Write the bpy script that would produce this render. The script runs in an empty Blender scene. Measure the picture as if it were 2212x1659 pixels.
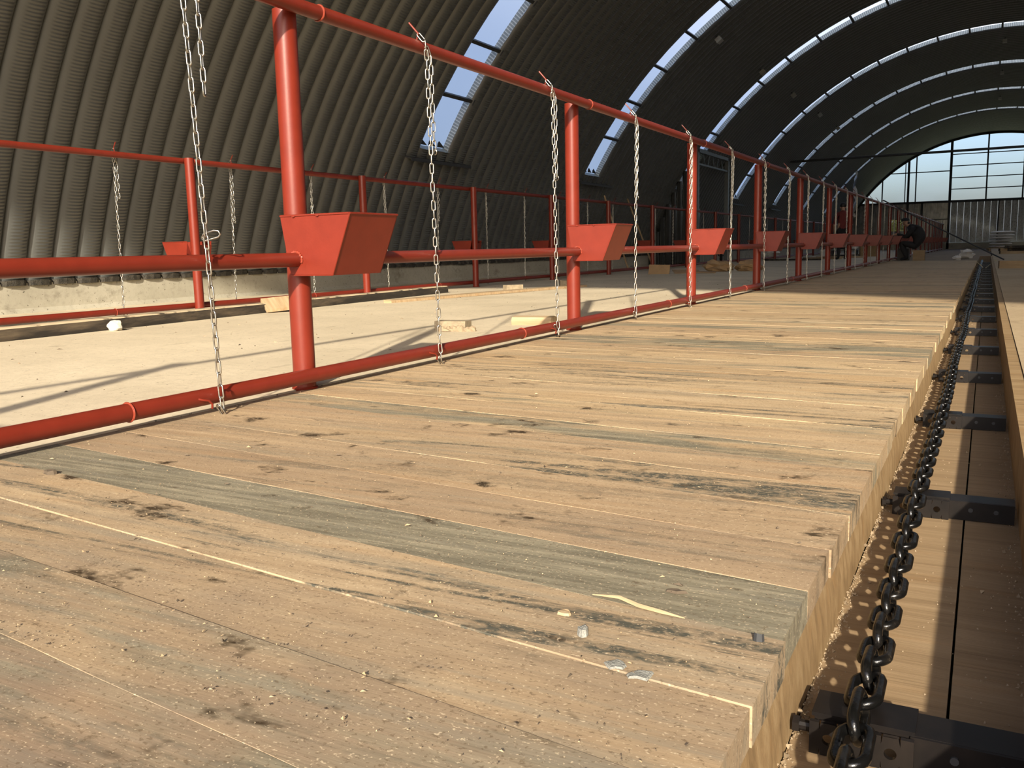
import bpy, bmesh, math, random
from mathutils import Vector, Matrix, noise
random.seed(7)
PI = math.pi
S = bpy.context.scene
COL = S.collection

# ------------------------------------------------------------------ camera
FPX = 1932.07
cam_d = bpy.data.cameras.new('camera')
cam_d.sensor_width = 36.0
cam_d.lens = FPX / 2212.0 * 36.0
cam_d.clip_start = 0.05
cam_d.clip_end = 500
cam = bpy.data.objects.new('camera', cam_d)
COL.objects.link(cam)
_r = Vector((0.88501586, 0.46503746, -0.02206992))
_u = Vector((-0.04956843, 0.14125758, 0.98873114))
_f = Vector((-0.46291456, 0.87394877, -0.14806637))
M = Matrix.Identity(4)
for i in range(3):
    M[i][0], M[i][1], M[i][2] = _r[i], _u[i], -_f[i]
M[0][3], M[1][3], M[2][3] = 2.44922, 0.0, 0.54228
cam.matrix_world = M
S.camera = cam

# ------------------------------------------------------------------ sky, sun, exposure
SUN_AZ, SUN_EL = math.radians(21.0), math.radians(23.5)     # light travels towards +y, turned to -x
SUN_STRENGTH = 8.7
SKY_STRENGTH = 0.26
EXPOSURE = 0.0
w = bpy.data.worlds.new('sky'); S.world = w
w.use_nodes = True
nt = w.node_tree; nt.nodes.clear()
def wn(t, **k):
    n = nt.nodes.new(t)
    for a, b in k.items(): setattr(n, a, b)
    return n
tc = wn('ShaderNodeTexCoord')
sky = wn('ShaderNodeTexSky', sky_type='NISHITA', sun_disc=False)
sky.sun_elevation = SUN_EL; sky.sun_rotation = PI - SUN_AZ          # hazy autumn sky around the sun
sky.dust_density = 4.0; sky.air_density = 1.0; sky.ozone_density = 1.0
mp = wn('ShaderNodeMapping'); mp.inputs['Scale'].default_value = (2.2, 2.2, 9.0)
nt.links.new(tc.outputs['Generated'], mp.inputs[0])
nz = wn('ShaderNodeTexNoise'); nz.inputs['Scale'].default_value = 2.6; nz.inputs['Detail'].default_value = 4
nt.links.new(mp.outputs[0], nz.inputs[0])
cr = wn('ShaderNodeValToRGB'); cr.color_ramp.elements[0].position = 0.46; cr.color_ramp.elements[1].position = 0.72
cr.color_ramp.elements[1].color = (0.4, 0.4, 0.4, 1)
nt.links.new(nz.outputs[0], cr.inputs[0])
mx = wn('ShaderNodeMix', data_type='RGBA')
nt.links.new(cr.outputs[0], mx.inputs[0]); nt.links.new(sky.outputs[0], mx.inputs[6]); mx.inputs[7].default_value = (2.9, 3.0, 3.0, 1)
tn = wn('ShaderNodeMix', data_type='RGBA', blend_type='MULTIPLY'); tn.inputs[0].default_value = 1.0; tn.inputs[7].default_value = (0.93, 1.0, 1.20, 1)
nt.links.new(mx.outputs[2], tn.inputs[6])
bg = wn('ShaderNodeBackground'); bg.inputs[1].default_value = SKY_STRENGTH
nt.links.new(tn.outputs[2], bg.inputs[0])
wo = wn('ShaderNodeOutputWorld'); nt.links.new(bg.outputs[0], wo.inputs[0])

sun_d = bpy.data.lights.new('sun', 'SUN'); sun_d.energy = SUN_STRENGTH
sun_d.angle = math.radians(1.1); sun_d.color = (1.0, 0.885, 0.70)
sun = bpy.data.objects.new('sun', sun_d); COL.objects.link(sun)
tr = Vector((-math.sin(SUN_AZ) * math.cos(SUN_EL), math.cos(SUN_AZ) * math.cos(SUN_EL), -math.sin(SUN_EL)))
sun.rotation_euler = tr.to_track_quat('-Z', 'Y').to_euler()
sun.location = (8, -12, 9)
S.view_settings.view_transform = 'Standard'
S.view_settings.look = 'None'
S.view_settings.gamma = 1.0
S.view_settings.exposure = EXPOSURE
S.view_settings.use_curve_mapping = False
S.cycles.max_bounces = 6; S.cycles.diffuse_bounces = 4; S.cycles.glossy_bounces = 2; S.cycles.transparent_max_bounces = 8
S.cycles.caustics_reflective = False; S.cycles.caustics_refractive = False

# ------------------------------------------------------------------ materials
def rgb(c): return (c[0], c[1], c[2], 1.0)
class Mat:
    def __init__(s, name):
        s.m = bpy.data.materials.new(name); s.m.use_nodes = True
        s.t = s.m.node_tree; s.t.nodes.clear()
        s.out = s.n('ShaderNodeOutputMaterial')
        s.b = s.n('ShaderNodeBsdfPrincipled'); s.l(s.b.outputs[0], s.out.inputs[0])
    def n(s, t, **k):
        n = s.t.nodes.new(t)
        for a, b in k.items(): setattr(n, a, b)
        return n
    def l(s, a, b): s.t.links.new(a, b)
    def coord(s, kind='Object', scale=(1, 1, 1), rnd=False):
        tcn = s.n('ShaderNodeTexCoord'); o = tcn.outputs[kind]
        if rnd:
            oi = s.n('ShaderNodeObjectInfo'); mu = s.n('ShaderNodeMath', operation='MULTIPLY'); mu.inputs[1].default_value = 37.0
            s.l(oi.outputs['Random'], mu.inputs[0])
            ad = s.n('ShaderNodeVectorMath', operation='ADD'); s.l(o, ad.inputs[0]); s.l(mu.outputs[0], ad.inputs[1]); o = ad.outputs[0]
        mpn = s.n('ShaderNodeMapping'); mpn.inputs['Scale'].default_value = scale
        s.l(o, mpn.inputs[0]); return mpn.outputs[0]
    def noise(s, vec, scale, detail=4, rough=0.55, dist=0.0):
        n = s.n('ShaderNodeTexNoise'); n.inputs['Scale'].default_value = scale; n.inputs['Detail'].default_value = detail
        n.inputs['Roughness'].default_value = rough; n.inputs['Distortion'].default_value = dist
        s.l(vec, n.inputs['Vector']); return n.outputs[0]
    def ramp(s, fac, stops, interp='LINEAR'):
        r = s.n('ShaderNodeValToRGB'); r.color_ramp.interpolation = interp
        e = r.color_ramp.elements
        e[0].position, e[0].color = stops[0][0], rgb(stops[0][1])
        e[1].position, e[1].color = stops[-1][0], rgb(stops[-1][1])
        for p, c in stops[1:-1]:
            x = e.new(p); x.color = rgb(c)
        s.l(fac, r.inputs[0]); return r.outputs[0]
    def mask(s, fac, a, b): return s.ramp(fac, ((a, (0, 0, 0)), (b, (1, 1, 1))))
    def mix(s, fac, a, b, mode='MIX'):
        m = s.n('ShaderNodeMix', data_type='RGBA', blend_type=mode)
        for i, v in ((0, fac), (6, a), (7, b)):
            if isinstance(v, (int, float)): m.inputs[i].default_value = v
            elif isinstance(v, tuple): m.inputs[i].default_value = rgb(v)
            else: s.l(v, m.inputs[i])
        return m.outputs[2]
    def math(s, op, a, b=0.0):
        m = s.n('ShaderNodeMath', operation=op)
        for i, v in ((0, a), (1, b)):
            if isinstance(v, (int, float)): m.inputs[i].default_value = v
            else: s.l(v, m.inputs[i])
        return m.outputs[0]
    def attr(s, name):
        a = s.n('ShaderNodeAttribute', attribute_type='OBJECT', attribute_name=name); return a.outputs['Fac']
    def base(s, c):
        if isinstance(c, tuple): s.b.inputs['Base Color'].default_value = rgb(c)
        else: s.l(c, s.b.inputs['Base Color'])
    def set(s, **k):
        for a, v in k.items():
            i = s.b.inputs[a.replace('_', ' ')]
            if isinstance(v, (int, float)): i.default_value = v
            else: s.l(v, i)
    def bump(s, h, strength=0.3, dist=0.01):
        b = s.n('ShaderNodeBump'); b.inputs['Strength'].default_value = strength; b.inputs['Distance'].default_value = dist
        s.l(h, b.inputs['Height']); s.l(b.outputs[0], s.b.inputs['Normal'])

def simple(name, c, rough=0.6, metal=0.0, var=0.25, scale=9.0, bump=0.0, dark=None):
    m = Mat(name); v = m.coord('Object', rnd=True)
    n = m.noise(v, scale, 5, 0.6)
    d = dark if dark else tuple(x * (1 - var) for x in c)
    m.base(m.ramp(n, ((0.3, d), (0.7, c))))
    m.set(Roughness=rough, Metallic=metal)
    if bump: m.bump(m.noise(v, scale * 5, 4), bump, 0.01)
    return m.m

# red primer paint on steel
m = Mat('red_oxide_paint'); v = m.coord('Object')
n1 = m.noise(v, 14, 4); n2 = m.noise(v, 120, 2)
c = m.ramp(n1, ((0.3, (0.150, 0.0185, 0.0095)), (0.7, (0.178, 0.0225, 0.0115))))
m.base(c); m.set(Roughness=0.38); m.b.inputs['Specular IOR Level'].default_value = 0.35; m.bump(n2, 0.10, 0.002); M_RED = m.m
m = Mat('red_weld_bead'); v = m.coord('Object')
m.base((0.25, 0.045, 0.026)); m.set(Roughness=0.30); m.bump(m.noise(v, 90, 2), 0.6, 0.004); M_WELD = m.m
M_ZINC = simple('bright_zinc_wire', (0.56, 0.54, 0.49), 0.30, 1.0, 0.3, 60)
m = Mat('black_enamel_chain'); v = m.coord('Object', rnd=True)
m.base(m.ramp(m.noise(v, 25, 5, 0.7), ((0.50, (0.004, 0.004, 0.004)), (0.62, (0.009, 0.008, 0.007)), (0.74, (0.07, 0.055, 0.038)))))
m.set(Roughness=0.22); m.b.inputs['Specular IOR Level'].default_value = 0.35; m.bump(m.noise(v, 60, 4), 0.35, 0.004); M_BLACKCHAIN = m.m
m = Mat('black_painted_steel'); v = m.coord('Object', rnd=True)
m.base(m.ramp(m.noise(v, 10, 5, 0.7), ((0.4, (0.007, 0.006, 0.006)), (0.8, (0.017, 0.013, 0.011)))))
m.set(Roughness=0.36); m.b.inputs['Specular IOR Level'].default_value = 0.3; M_BLACKSTEEL = m.m
M_DARKSTEEL = simple('dark_grey_steel', (0.035, 0.037, 0.04), 0.55, 0.0, 0.4, 6)

def wood_mat(name, light, mid, dark, grain=1.0, weather=False):
    m = Mat(name)
    v = m.coord('Object', (1, 1, 1), rnd=True)
    vs = m.coord('Object', (0.9, 14, 6), rnd=True)
    vst = m.coord('Object', (1.1, 6, 3), rnd=True)
    g = m.noise(vs, 2.2, 4, 0.62, 0.4)
    fine = m.noise(m.coord('Object', (3, 120, 60), rnd=True), 2.0, 3, 0.6)
    col = m.ramp(g, ((0.25, dark), (0.48, mid), (0.72, light)))
    col = m.mix(m.math('MULTIPLY', fine, 0.35), col, tuple(x * 0.55 for x in mid))
    # soft blotches
    bl = m.mask(m.noise(v, 2.0, 4, 0.6), 0.52, 0.74)
    col = m.mix(m.math('MULTIPLY', bl, 0.40), col, tuple(x * 0.70 for x in mid))
    # orange heartwood streaks
    ho = m.mask(m.noise(m.coord('Object', (0.5, 5, 3), rnd=True), 2.6, 3), 0.58, 0.75)
    col = m.mix(m.math('MULTIPLY', ho, 0.45), col, (mid[0] * 0.98, mid[1] * 0.80, mid[2] * 0.60))
    if weather:
        wea = m.attr('weather'); drt_shade = m.attr('dirt_shade')
        # tone differs from board to board
        oi = m.n('ShaderNodeObjectInfo')
        tone = m.ramp(oi.outputs['Random'], ((0.0, (0.86, 0.82, 0.80)), (0.35, (1.0, 0.98, 0.93)), (0.7, (1.0, 1.0, 1.0)), (1.0, (0.92, 0.86, 0.78))))
        col = m.mix(1.0, col, tone, 'MULTIPLY')
        # trodden dust film, plus foreground shade painted into the nearest boards
        df = m.math('MULTIPLY', drt_shade, m.ramp(m.noise(m.coord('Object', (1.3, 2.4, 1), rnd=True), 2.0, 4, 0.65), ((0.25, (0.35, 0.35, 0.35)), (0.7, (1, 1, 1)))))
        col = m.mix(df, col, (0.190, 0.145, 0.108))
        gc = m.ramp(m.noise(vs, 3.0, 6, 0.7), ((0.28, (0.075, 0.072, 0.054)), (0.5, (0.20, 0.183, 0.130)), (0.7, (0.36, 0.32, 0.225))))
        edge = m.math('ADD', wea, m.math('MULTIPLY', m.math('SUBTRACT', m.noise(vst, 2.2, 4), 0.5), 1.0))
        col = m.mix(m.math('MULTIPLY', m.mask(edge, 0.40, 0.60), 0.92), col, gc)
        br = m.noise(m.coord('Object', (60, 95, 60), rnd=True), 1.0, 4, 0.65)
        br2 = m.noise(m.coord('Object', (14, 30, 14), rnd=True), 1.0, 3, 0.65)
        gr = m.math('MULTIPLY', m.mask(br, 0.30, 0.52), m.mask(br2, 0.32, 0.52))
        # grey-black mould streaks along the boards, ragged and grainy
        st = m.mask(m.noise(m.coord('Object', (0.38, 6, 3), rnd=True), 1.7, 5, 0.70, 0.8), 0.535, 0.61)
        col = m.mix(m.math('MULTIPLY', m.math('MULTIPLY', st, gr), m.attr('mould')), col, (0.075, 0.074, 0.058))
        st2 = m.mask(m.noise(m.coord('Object', (0.28, 9, 3), rnd=True), 2.3, 5, 0.6), 0.52, 0.64)
        col = m.mix(m.math('MULTIPLY', st2, 0.38), col, (0.22, 0.205, 0.16))
        # dark brown oily spots
        sp = m.mask(m.noise(m.coord('Object', (2.2, 3.4, 1), rnd=True), 2.1, 4, 0.68), 0.60, 0.67)
        col = m.mix(m.math('MULTIPLY', sp, m.mask(br2, 0.35, 0.55)), col, (0.045, 0.030, 0.016))
        # dirt specks and sawdust
        sk = m.noise(m.coord('Object', (1, 1.5, 1), rnd=True), 120, 3, 0.6)
        col = m.mix(m.math('MULTIPLY', m.mask(sk, 0.585, 0.66), 0.55), col, (0.11, 0.072, 0.04))
        sk2 = m.noise(m.coord('Object', (1, 1.2, 1), rnd=True), 45, 4, 0.7)
        col = m.mix(m.math('MULTIPLY', m.mask(sk2, 0.62, 0.70), 0.6), col, (0.10, 0.068, 0.038))
        sd = m.noise(m.coord('Object', (1, 1.5, 1), rnd=True), 170, 2, 0.5)
        col = m.mix(m.math('MULTIPLY', m.mask(sd, 0.63, 0.70), 0.6), col, (0.66, 0.54, 0.37))
    m.base(col); m.set(Roughness=0.72)
    m.b.inputs['Specular IOR Level'].default_value = 0.25
    m.bump(m.math('ADD', m.math('MULTIPLY', g, 0.8), m.math('MULTIPLY', fine, 0.5)), 0.30 * grain, 0.004)
    return m.m
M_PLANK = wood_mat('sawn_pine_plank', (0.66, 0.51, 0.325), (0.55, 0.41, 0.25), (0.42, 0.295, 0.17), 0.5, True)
M_WOOD = wood_mat('raw_pine', (0.52, 0.40, 0.255), (0.42, 0.305, 0.18), (0.29, 0.19, 0.10))
M_BROWNWOOD = wood_mat('brown_board', (0.40, 0.29, 0.175), (0.32, 0.225, 0.13), (0.22, 0.15, 0.085))
M_SIDEWOOD = wood_mat('damp_brown_beam', (0.40, 0.29, 0.16), (0.30, 0.20, 0.10), (0.17, 0.11, 0.055))
m = Mat('black_stained_timber'); v = m.coord('Object', (4, 0.8, 5))
c = m.ramp(m.noise(v, 1.6, 6, 0.65), ((0.36, (0.012, 0.010, 0.008)), (0.50, (0.028, 0.022, 0.016)), (0.62, (0.085, 0.064, 0.042)), (0.80, (0.19, 0.145, 0.09))))
geo = m.n('ShaderNodeNewGeometry'); sx = m.n('ShaderNodeSeparateXYZ'); m.l(geo.outputs['Normal'], sx.inputs[0])
m.base(m.mix(m.math('MULTIPLY', m.mask(sx.outputs[2], 0.55, 0.8), m.mask(m.noise(m.coord('Object', (0.8, 3, 3)), 2.5, 4), 0.36, 0.50)), c, (0.58, 0.46, 0.30)))  # upward faces turned pale cream: the sunlit top is painted in
m.set(Roughness=0.8); m.bump(m.noise(v, 8, 5), 0.4, 0.01); M_TIMBER = m.m

def concrete(name, a, b, stain, speck=0.5):
    m = Mat(name); v = m.coord('Object')
    n = m.noise(v, 0.9, 5, 0.62); f = m.noise(v, 18, 4, 0.65)
    col = m.ramp(n, ((0.30, b), (0.66, a)))
    col = m.mix(m.math('MULTIPLY', m.mask(f, 0.48, 0.72), 0.40), col, tuple(x * 0.80 for x in b))
    vs = m.coord('Object', (2.2, 0.8, 1))
    col = m.mix(m.math('MULTIPLY', m.mask(m.noise(vs, 3.2, 5, 0.7), 0.59, 0.72), 0.6), col, stain)
    sk = m.noise(m.coord('Object', (1.5, 1, 1)), 34, 3, 0.55)
    col = m.mix(m.math('MULTIPLY', m.mask(sk, 0.655, 0.70), speck), col, tuple(x * 0.42 for x in stain))
    m.base(col); m.set(Roughness=0.85); m.b.inputs['Specular IOR Level'].default_value = 0.2
    m.bump(m.math('ADD', f, m.math('MULTIPLY', n, 2.0)), 0.25, 0.008)
    return m.m
M_FLOOR = concrete('dusty_concrete', (0.68, 0.585, 0.43), (0.53, 0.45, 0.325), (0.33, 0.27, 0.185), 0.8)
M_SLAB = concrete('brown_dusty_screed', (0.46, 0.36, 0.235), (0.36, 0.275, 0.175), (0.25, 0.19, 0.12))
M_KERB = concrete('kerb_concrete', (0.48, 0.45, 0.365), (0.36, 0.335, 0.265), (0.17, 0.15, 0.11), 0.9)
M_EARTH = concrete('dark_trodden_boards', (0.30, 0.225, 0.15), (0.20, 0.15, 0.10), (0.12, 0.09, 0.06))
M_MORTAR = concrete('mortar_crumbs', (0.34, 0.265, 0.175), (0.25, 0.19, 0.125), (0.25, 0.19, 0.12), 0.9)
M_BRICK = simple('grey_brown_brick', (0.36, 0.29, 0.19), 0.9, 0, 0.4, 20, 0.5)
M_TAR = simple('black_bitumen', (0.012, 0.011, 0.010), 0.7, 0, 0.5, 22, 0.8, dark=(0.07, 0.06, 0.045))

# crimped arch panel, uv = (across the panel in m, along the arc in m)
m = Mat('crimped_steel_arch_panel')
uv = m.n('ShaderNodeUVMap'); suv = m.n('ShaderNodeSeparateXYZ'); m.l(uv.outputs[0], suv.inputs[0])
wv = m.math('SINE', m.math('MULTIPLY', suv.outputs[1], 2 * PI / 0.036))
mid = m.mask(suv.outputs[0], 0.05, 0.09); mid2 = m.math('SUBTRACT', 1.0, m.mask(suv.outputs[0], 0.235, 0.275))
v = m.coord('Object', rnd=True)
n = m.noise(v, 1.6, 5)
col = m.ramp(n, ((0.3, (0.064, 0.068, 0.067)), (0.7, (0.086, 0.091, 0.088))))
m.base(col); m.set(Roughness=0.42, Metallic=0.0); m.b.inputs['Specular IOR Level'].default_value = 0.9
m.bump(m.math('MULTIPLY', wv, m.math('MULTIPLY', mid, mid2)), 0.75, 0.004)
M_PANEL = m.m
m = Mat('ribbed_galvanised_reveal')
uv = m.n('ShaderNodeUVMap'); suv = m.n('ShaderNodeSeparateXYZ'); m.l(uv.outputs[0], suv.inputs[0])
wv = m.math('SINE', m.math('MULTIPLY', suv.outputs[1], 2 * PI / 0.05))
m.base(m.mix(m.mask(wv, 0.25, 0.75), (0.30, 0.33, 0.33), (0.60, 0.63, 0.62))); m.set(Roughness=0.45, Metallic=0.3)
m.bump(wv, 0.6, 0.006); M_REVEAL = m.m

def pane_mat(name, tint, a):
    m = Mat(name); m.t.nodes.remove(m.b)
    t = m.n('ShaderNodeBsdfTransparent'); t.inputs[0].default_value = rgb(tint)
    d = m.n('ShaderNodeBsdfTranslucent'); d.inputs[0].default_value = rgb(tuple(x * 0.92 for x in tint))
    mxs = m.n('ShaderNodeMixShader'); mxs.inputs[0].default_value = a
    m.l(d.outputs[0], mxs.inputs[1]); m.l(t.outputs[0], mxs.inputs[2])
    g = m.n('ShaderNodeBsdfGlossy'); g.inputs['Roughness'].default_value = 0.15
    ms2 = m.n('ShaderNodeMixShader'); ms2.inputs[0].default_value = 0.03
    m.l(mxs.outputs[0], ms2.inputs[1]); m.l(g.outputs[0], ms2.inputs[2]); m.l(ms2.outputs[0], m.out.inputs[0])
    return m.m
M_SKYPANE = pane_mat('milky_polycarbonate', (0.82, 0.90, 1.0), 0.02)
M_NEARPANE = pane_mat('hazy_polycarbonate', (0.96, 0.96, 0.94), 0.42)
M_GABLEPANE = pane_mat('clear_polycarbonate', (0.93, 0.97, 1.0), 0.93)
m = Mat('galvanised_sheet'); v = m.coord('Object', (1, 1, 0.35), rnd=True)
c = m.ramp(m.noise(v, 5, 6, 0.7), ((0.25, (0.55, 0.55, 0.50)), (0.55, (0.78, 0.78, 0.73)), (0.8, (0.90, 0.89, 0.84))))
m.base(m.mix(m.mask(m.noise(m.coord('Object', (3, 3, 1.2), rnd=True), 7, 4), 0.52, 0.68), c, (0.40, 0.38, 0.29)))
m.set(Roughness=0.45, Metallic=0.0); M_SHEET = m.m
M_DARKSHEET = simple('dark_profiled_sheet', (0.34, 0.36, 0.37), 0.24, 0.6, 0.4, 3)
M_CHEEK = simple('darker_profiled_sheet', (0.075, 0.08, 0.083), 0.22, 0.6, 0.4, 3)  # darker version of the profiled sheet, for the vestibule
M_CARD = simple('brown_cardboard', (0.34, 0.22, 0.11), 0.85, 0, 0.25, 8)
M_PAPER = simple('white_plastic', (0.66, 0.64, 0.60), 0.6, 0, 0.2, 12)
M_BLACKCLOTH = simple('black_work_cloth', (0.012, 0.012, 0.014), 0.85, 0, 0.3, 20, 0.3)
M_REDCLOTH = simple('dark_red_shirt_cloth', (0.16, 0.025, 0.022), 0.85, 0, 0.3, 20, 0.3)
M_SKIN = simple('skin', (0.42, 0.24, 0.16), 0.55, 0, 0.15, 12)
M_HAIR = simple('dark_hair', (0.015, 0.011, 0.008), 0.6, 0, 0.3, 40)
M_STONE = simple('pale_stone', (0.66, 0.62, 0.53), 0.9, 0, 0.3, 18, 0.5)
M_CHIP = simple('grey_plaster', (0.30, 0.30, 0.27), 0.9, 0, 0.3, 60, 0.5)
M_LEAF = simple('yellow_green_leaves', (0.62, 0.55, 0.14), 0.7, 0, 0.5, 3)
M_BARK = simple('bark', (0.12, 0.09, 0.06), 0.9, 0, 0.4, 10)
M_GRASS = simple('dry_meadow', (0.24, 0.24, 0.10), 0.9, 0, 0.4, 0.3)
M_GREY = simple('grey_lamp_housing', (0.40, 0.40, 0.38), 0.5, 0, 0.2, 8)
M_ROPE = simple('pale_rope', (0.55, 0.48, 0.33), 0.9)
M_BLUEGREY = simple('grey_machine_paint', (0.13, 0.145, 0.15), 0.4)

# ------------------------------------------------------------------ mesh helpers
class MB:
    def __init__(s): s.v = []; s.f = []; s.uv = []; s.mi = []
    def add(s, vs, fs, uvs=None, mi=0):
        o = len(s.v); s.v += [tuple(x) for x in vs]
        for k, f in enumerate(fs):
            s.f.append([i + o for i in f]); s.mi.append(mi)
            s.uv.append(uvs[k] if uvs else None)
    def box(s, c, d, rot=None, taper=1.0, mi=0):
        hx, hy, hz = d[0] / 2, d[1] / 2, d[2] / 2
        vs = [Vector((x * hx * (taper if z > 0 else 1), y * hy * (taper if z > 0 else 1), z * hz)) for z in (-1, 1) for y in (-1, 1) for x in (-1, 1)]
        if rot: vs = [rot @ q for q in vs]
        c = Vector(c); vs = [q + c for q in vs]
        s.add(vs, [(0, 2, 3, 1), (4, 5, 7, 6), (0, 1, 5, 4), (2, 6, 7, 3), (0, 4, 6, 2), (1, 3, 7, 5)], None, mi); return s
    def tube(s, pts, r, n=12, caps=True, mi=0):
        pts = [Vector(q) for q in pts]; rs = r if isinstance(r, (list, tuple)) else [r] * len(pts)
        vs = []; prev = None
        for i, q in enumerate(pts):
            t = ((pts[min(i + 1, len(pts) - 1)] - pts[max(i - 1, 0)])).normalized()
            ref = prev if prev else (Vector((0, 0, 1)) if abs(t.z) < 0.9 else Vector((1, 0, 0)))
            a = (ref - t * ref.dot(t)).normalized(); prev = a; b = t.cross(a)
            for k in range(n):
                an = 2 * PI * k / n; vs.append(q + (a * math.cos(an) + b * math.sin(an)) * rs[i])
        fs = []
        for i in range(len(pts) - 1):
            for k in range(n):
                k2 = (k + 1) % n; fs.append((i * n + k, i * n + k2, (i + 1) * n + k2, (i + 1) * n + k))
        if caps:
            fs.append(tuple(range(n - 1, -1, -1))); o = (len(pts) - 1) * n; fs.append(tuple(o + k for k in range(n)))
        s.add(vs, fs, None, mi); return s
    def ring(s, c, axis, R, r, n=20, m=6, mi=0):
        ax = Vector(axis).normalized(); ref = Vector((0, 0, 1)) if abs(ax.z) < 0.9 else Vector((1, 0, 0))
        a = (ref - ax * ref.dot(ax)).normalized(); b = ax.cross(a); c = Vector(c); vs = []; fs = []
        for i in range(n):
            d = a * math.cos(2 * PI * i / n) + b * math.sin(2 * PI * i / n)
            for k in range(m):
                an = 2 * PI * k / m; vs.append(c + d * (R + r * math.cos(an)) + ax * r * math.sin(an))
        for i in range(n):
            for k in range(m):
                i2, k2 = (i + 1) % n, (k + 1) % m; fs.append((i * m + k, i2 * m + k, i2 * m + k2, i * m + k2))
        s.add(vs, fs, None, mi); return s
    def prism(s, prof, axis_pts, mi=0):
        """prof: list of (a,b) offsets in frame given with each axis point: (origin, A, B)"""
        n = len(prof); vs = []
        for (o, A, B) in axis_pts:
            for (a, b) in prof: vs.append(Vector(o) + Vector(A) * a + Vector(B) * b)
        fs = []
        for i in range(len(axis_pts) - 1):
            for k in range(n):
                k2 = (k + 1) % n; fs.append((i * n + k, i * n + k2, (i + 1) * n + k2, (i + 1) * n + k))
        fs.append(tuple(range(n - 1, -1, -1))); o = (len(axis_pts) - 1) * n; fs.append(tuple(o + k for k in range(n)))
        s.add(vs, fs, None, mi); return s
    def blob(s, c, d, seed=0, amp=0.25, seg=10, rings=7, fr=2.0, flat=None, mi=0):
        vs = []; fs = []; c = Vector(c)
        for i in range(rings + 1):
            th = PI * i / rings
            for k in range(seg):
                ph = 2 * PI * k / seg
                q = Vector((math.sin(th) * math.cos(ph), math.sin(th) * math.sin(ph), math.cos(th)))
                rr = 1 + amp * noise.noise(q * fr + Vector((seed * 3.1, seed * 1.7, 0)))
                q = Vector((q.x * d[0] * rr, q.y * d[1] * rr, q.z * d[2] * rr))
                if flat is not None and q.z < flat: q.z = flat
                vs.append(c + q)
        for i in range(rings):
            for k in range(seg):
                k2 = (k + 1) % seg; fs.append((i * seg + k, (i + 1) * seg + k, (i + 1) * seg + k2, i * seg + k2))
        s.add(vs, fs, None, mi); return s
    def mesh(s, name, mats, smooth=False):
        me = bpy.data.meshes.new(name); me.from_pydata(s.v, [], s.f)
        for mt in (mats if isinstance(mats, (list, tuple)) else [mats]): me.materials.append(mt)
        me.polygons.foreach_set('material_index', s.mi)
        if any(u is not None for u in s.uv):
            l = me.uv_layers.new(name='UVMap'); k = 0
            for u, f in zip(s.uv, s.f):
                for j in range(len(f)):
                    if u: l.data[k].uv = u[j]
                    k += 1
        if smooth:
            me.polygons.foreach_set('use_smooth', [True] * len(me.polygons))
        me.validate(); me.update()
        if smooth and smooth != 'all':
            try: me.set_sharp_from_angle(angle=math.radians(40))
            except Exception: pass
        return me
    def build(s, name, mats, parent=None, smooth=False, **k):
        return link(name, s.mesh(name, mats, smooth), parent, **k)
def link(name, data, parent=None, loc=None, rot=None, scale=None):
    o = bpy.data.objects.new(name, data); COL.objects.link(o)
    if parent: o.parent = parent
    if loc is not None: o.location = loc
    if rot is not None: o.rotation_euler = rot
    if scale is not None: o.scale = scale
    return o
def tag(o, label=None, cat=None, group=None, kind=None):
    if label: o['label'] = label
    if cat: o['category'] = cat
    if group: o['group'] = group
    if kind: o['kind'] = kind
    return o
def thing(name, label, cat, loc=(0, 0, 0), group=None, kind=None, rotz=0.0):
    o = link(name, None, None, loc, (0, 0, rotz)); o.empty_display_size = 0.1
    return tag(o, label, cat, group, kind)
ORD = ['', 'first', 'second', 'third', 'fourth', 'fifth', 'sixth', 'seventh', 'eighth', 'ninth', 'tenth', 'eleventh', 'twelfth', 'thirteenth',
       'fourteenth', 'fifteenth', 'sixteenth', 'seventeenth', 'eighteenth', 'nineteenth', 'twentieth']
def ordn(i):
    if i <= 20: return ORD[i]
    t = {2: 'twenty', 3: 'thirty', 4: 'forty'}[i // 10]
    if i % 10 == 0: return {2: 'twentieth', 3: 'thirtieth', 4: 'fortieth'}[i // 10]
    return t + '-' + ORD[i % 10]

# ------------------------------------------------------------------ layout numbers
XC, ZC, R = 2.622, -2.379, 9.498            # arch circle
TH0 = math.asin((0.323 - ZC) / R)           # arch foot on the kerb
PITCH = 6.682 / 23
YS0, DYS, NSTRIP = 12.363, 6.682, 7
YNEAR = YS0 - 54 * PITCH                    # near gable
YEND = 63.676
def arch(th, r=R): return (XC - r * math.cos(th), ZC + r * math.sin(th))
def archz(x, r=R): return ZC + math.sqrt(max(r * r - (x - XC) ** 2, 0.0))
POST0, BAY = 2.8116, 2.7273
X2, POST20 = -4.41, 6.398
TR_L, TR_R, TR_Z = 2.228, 2.556, -0.20

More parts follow.
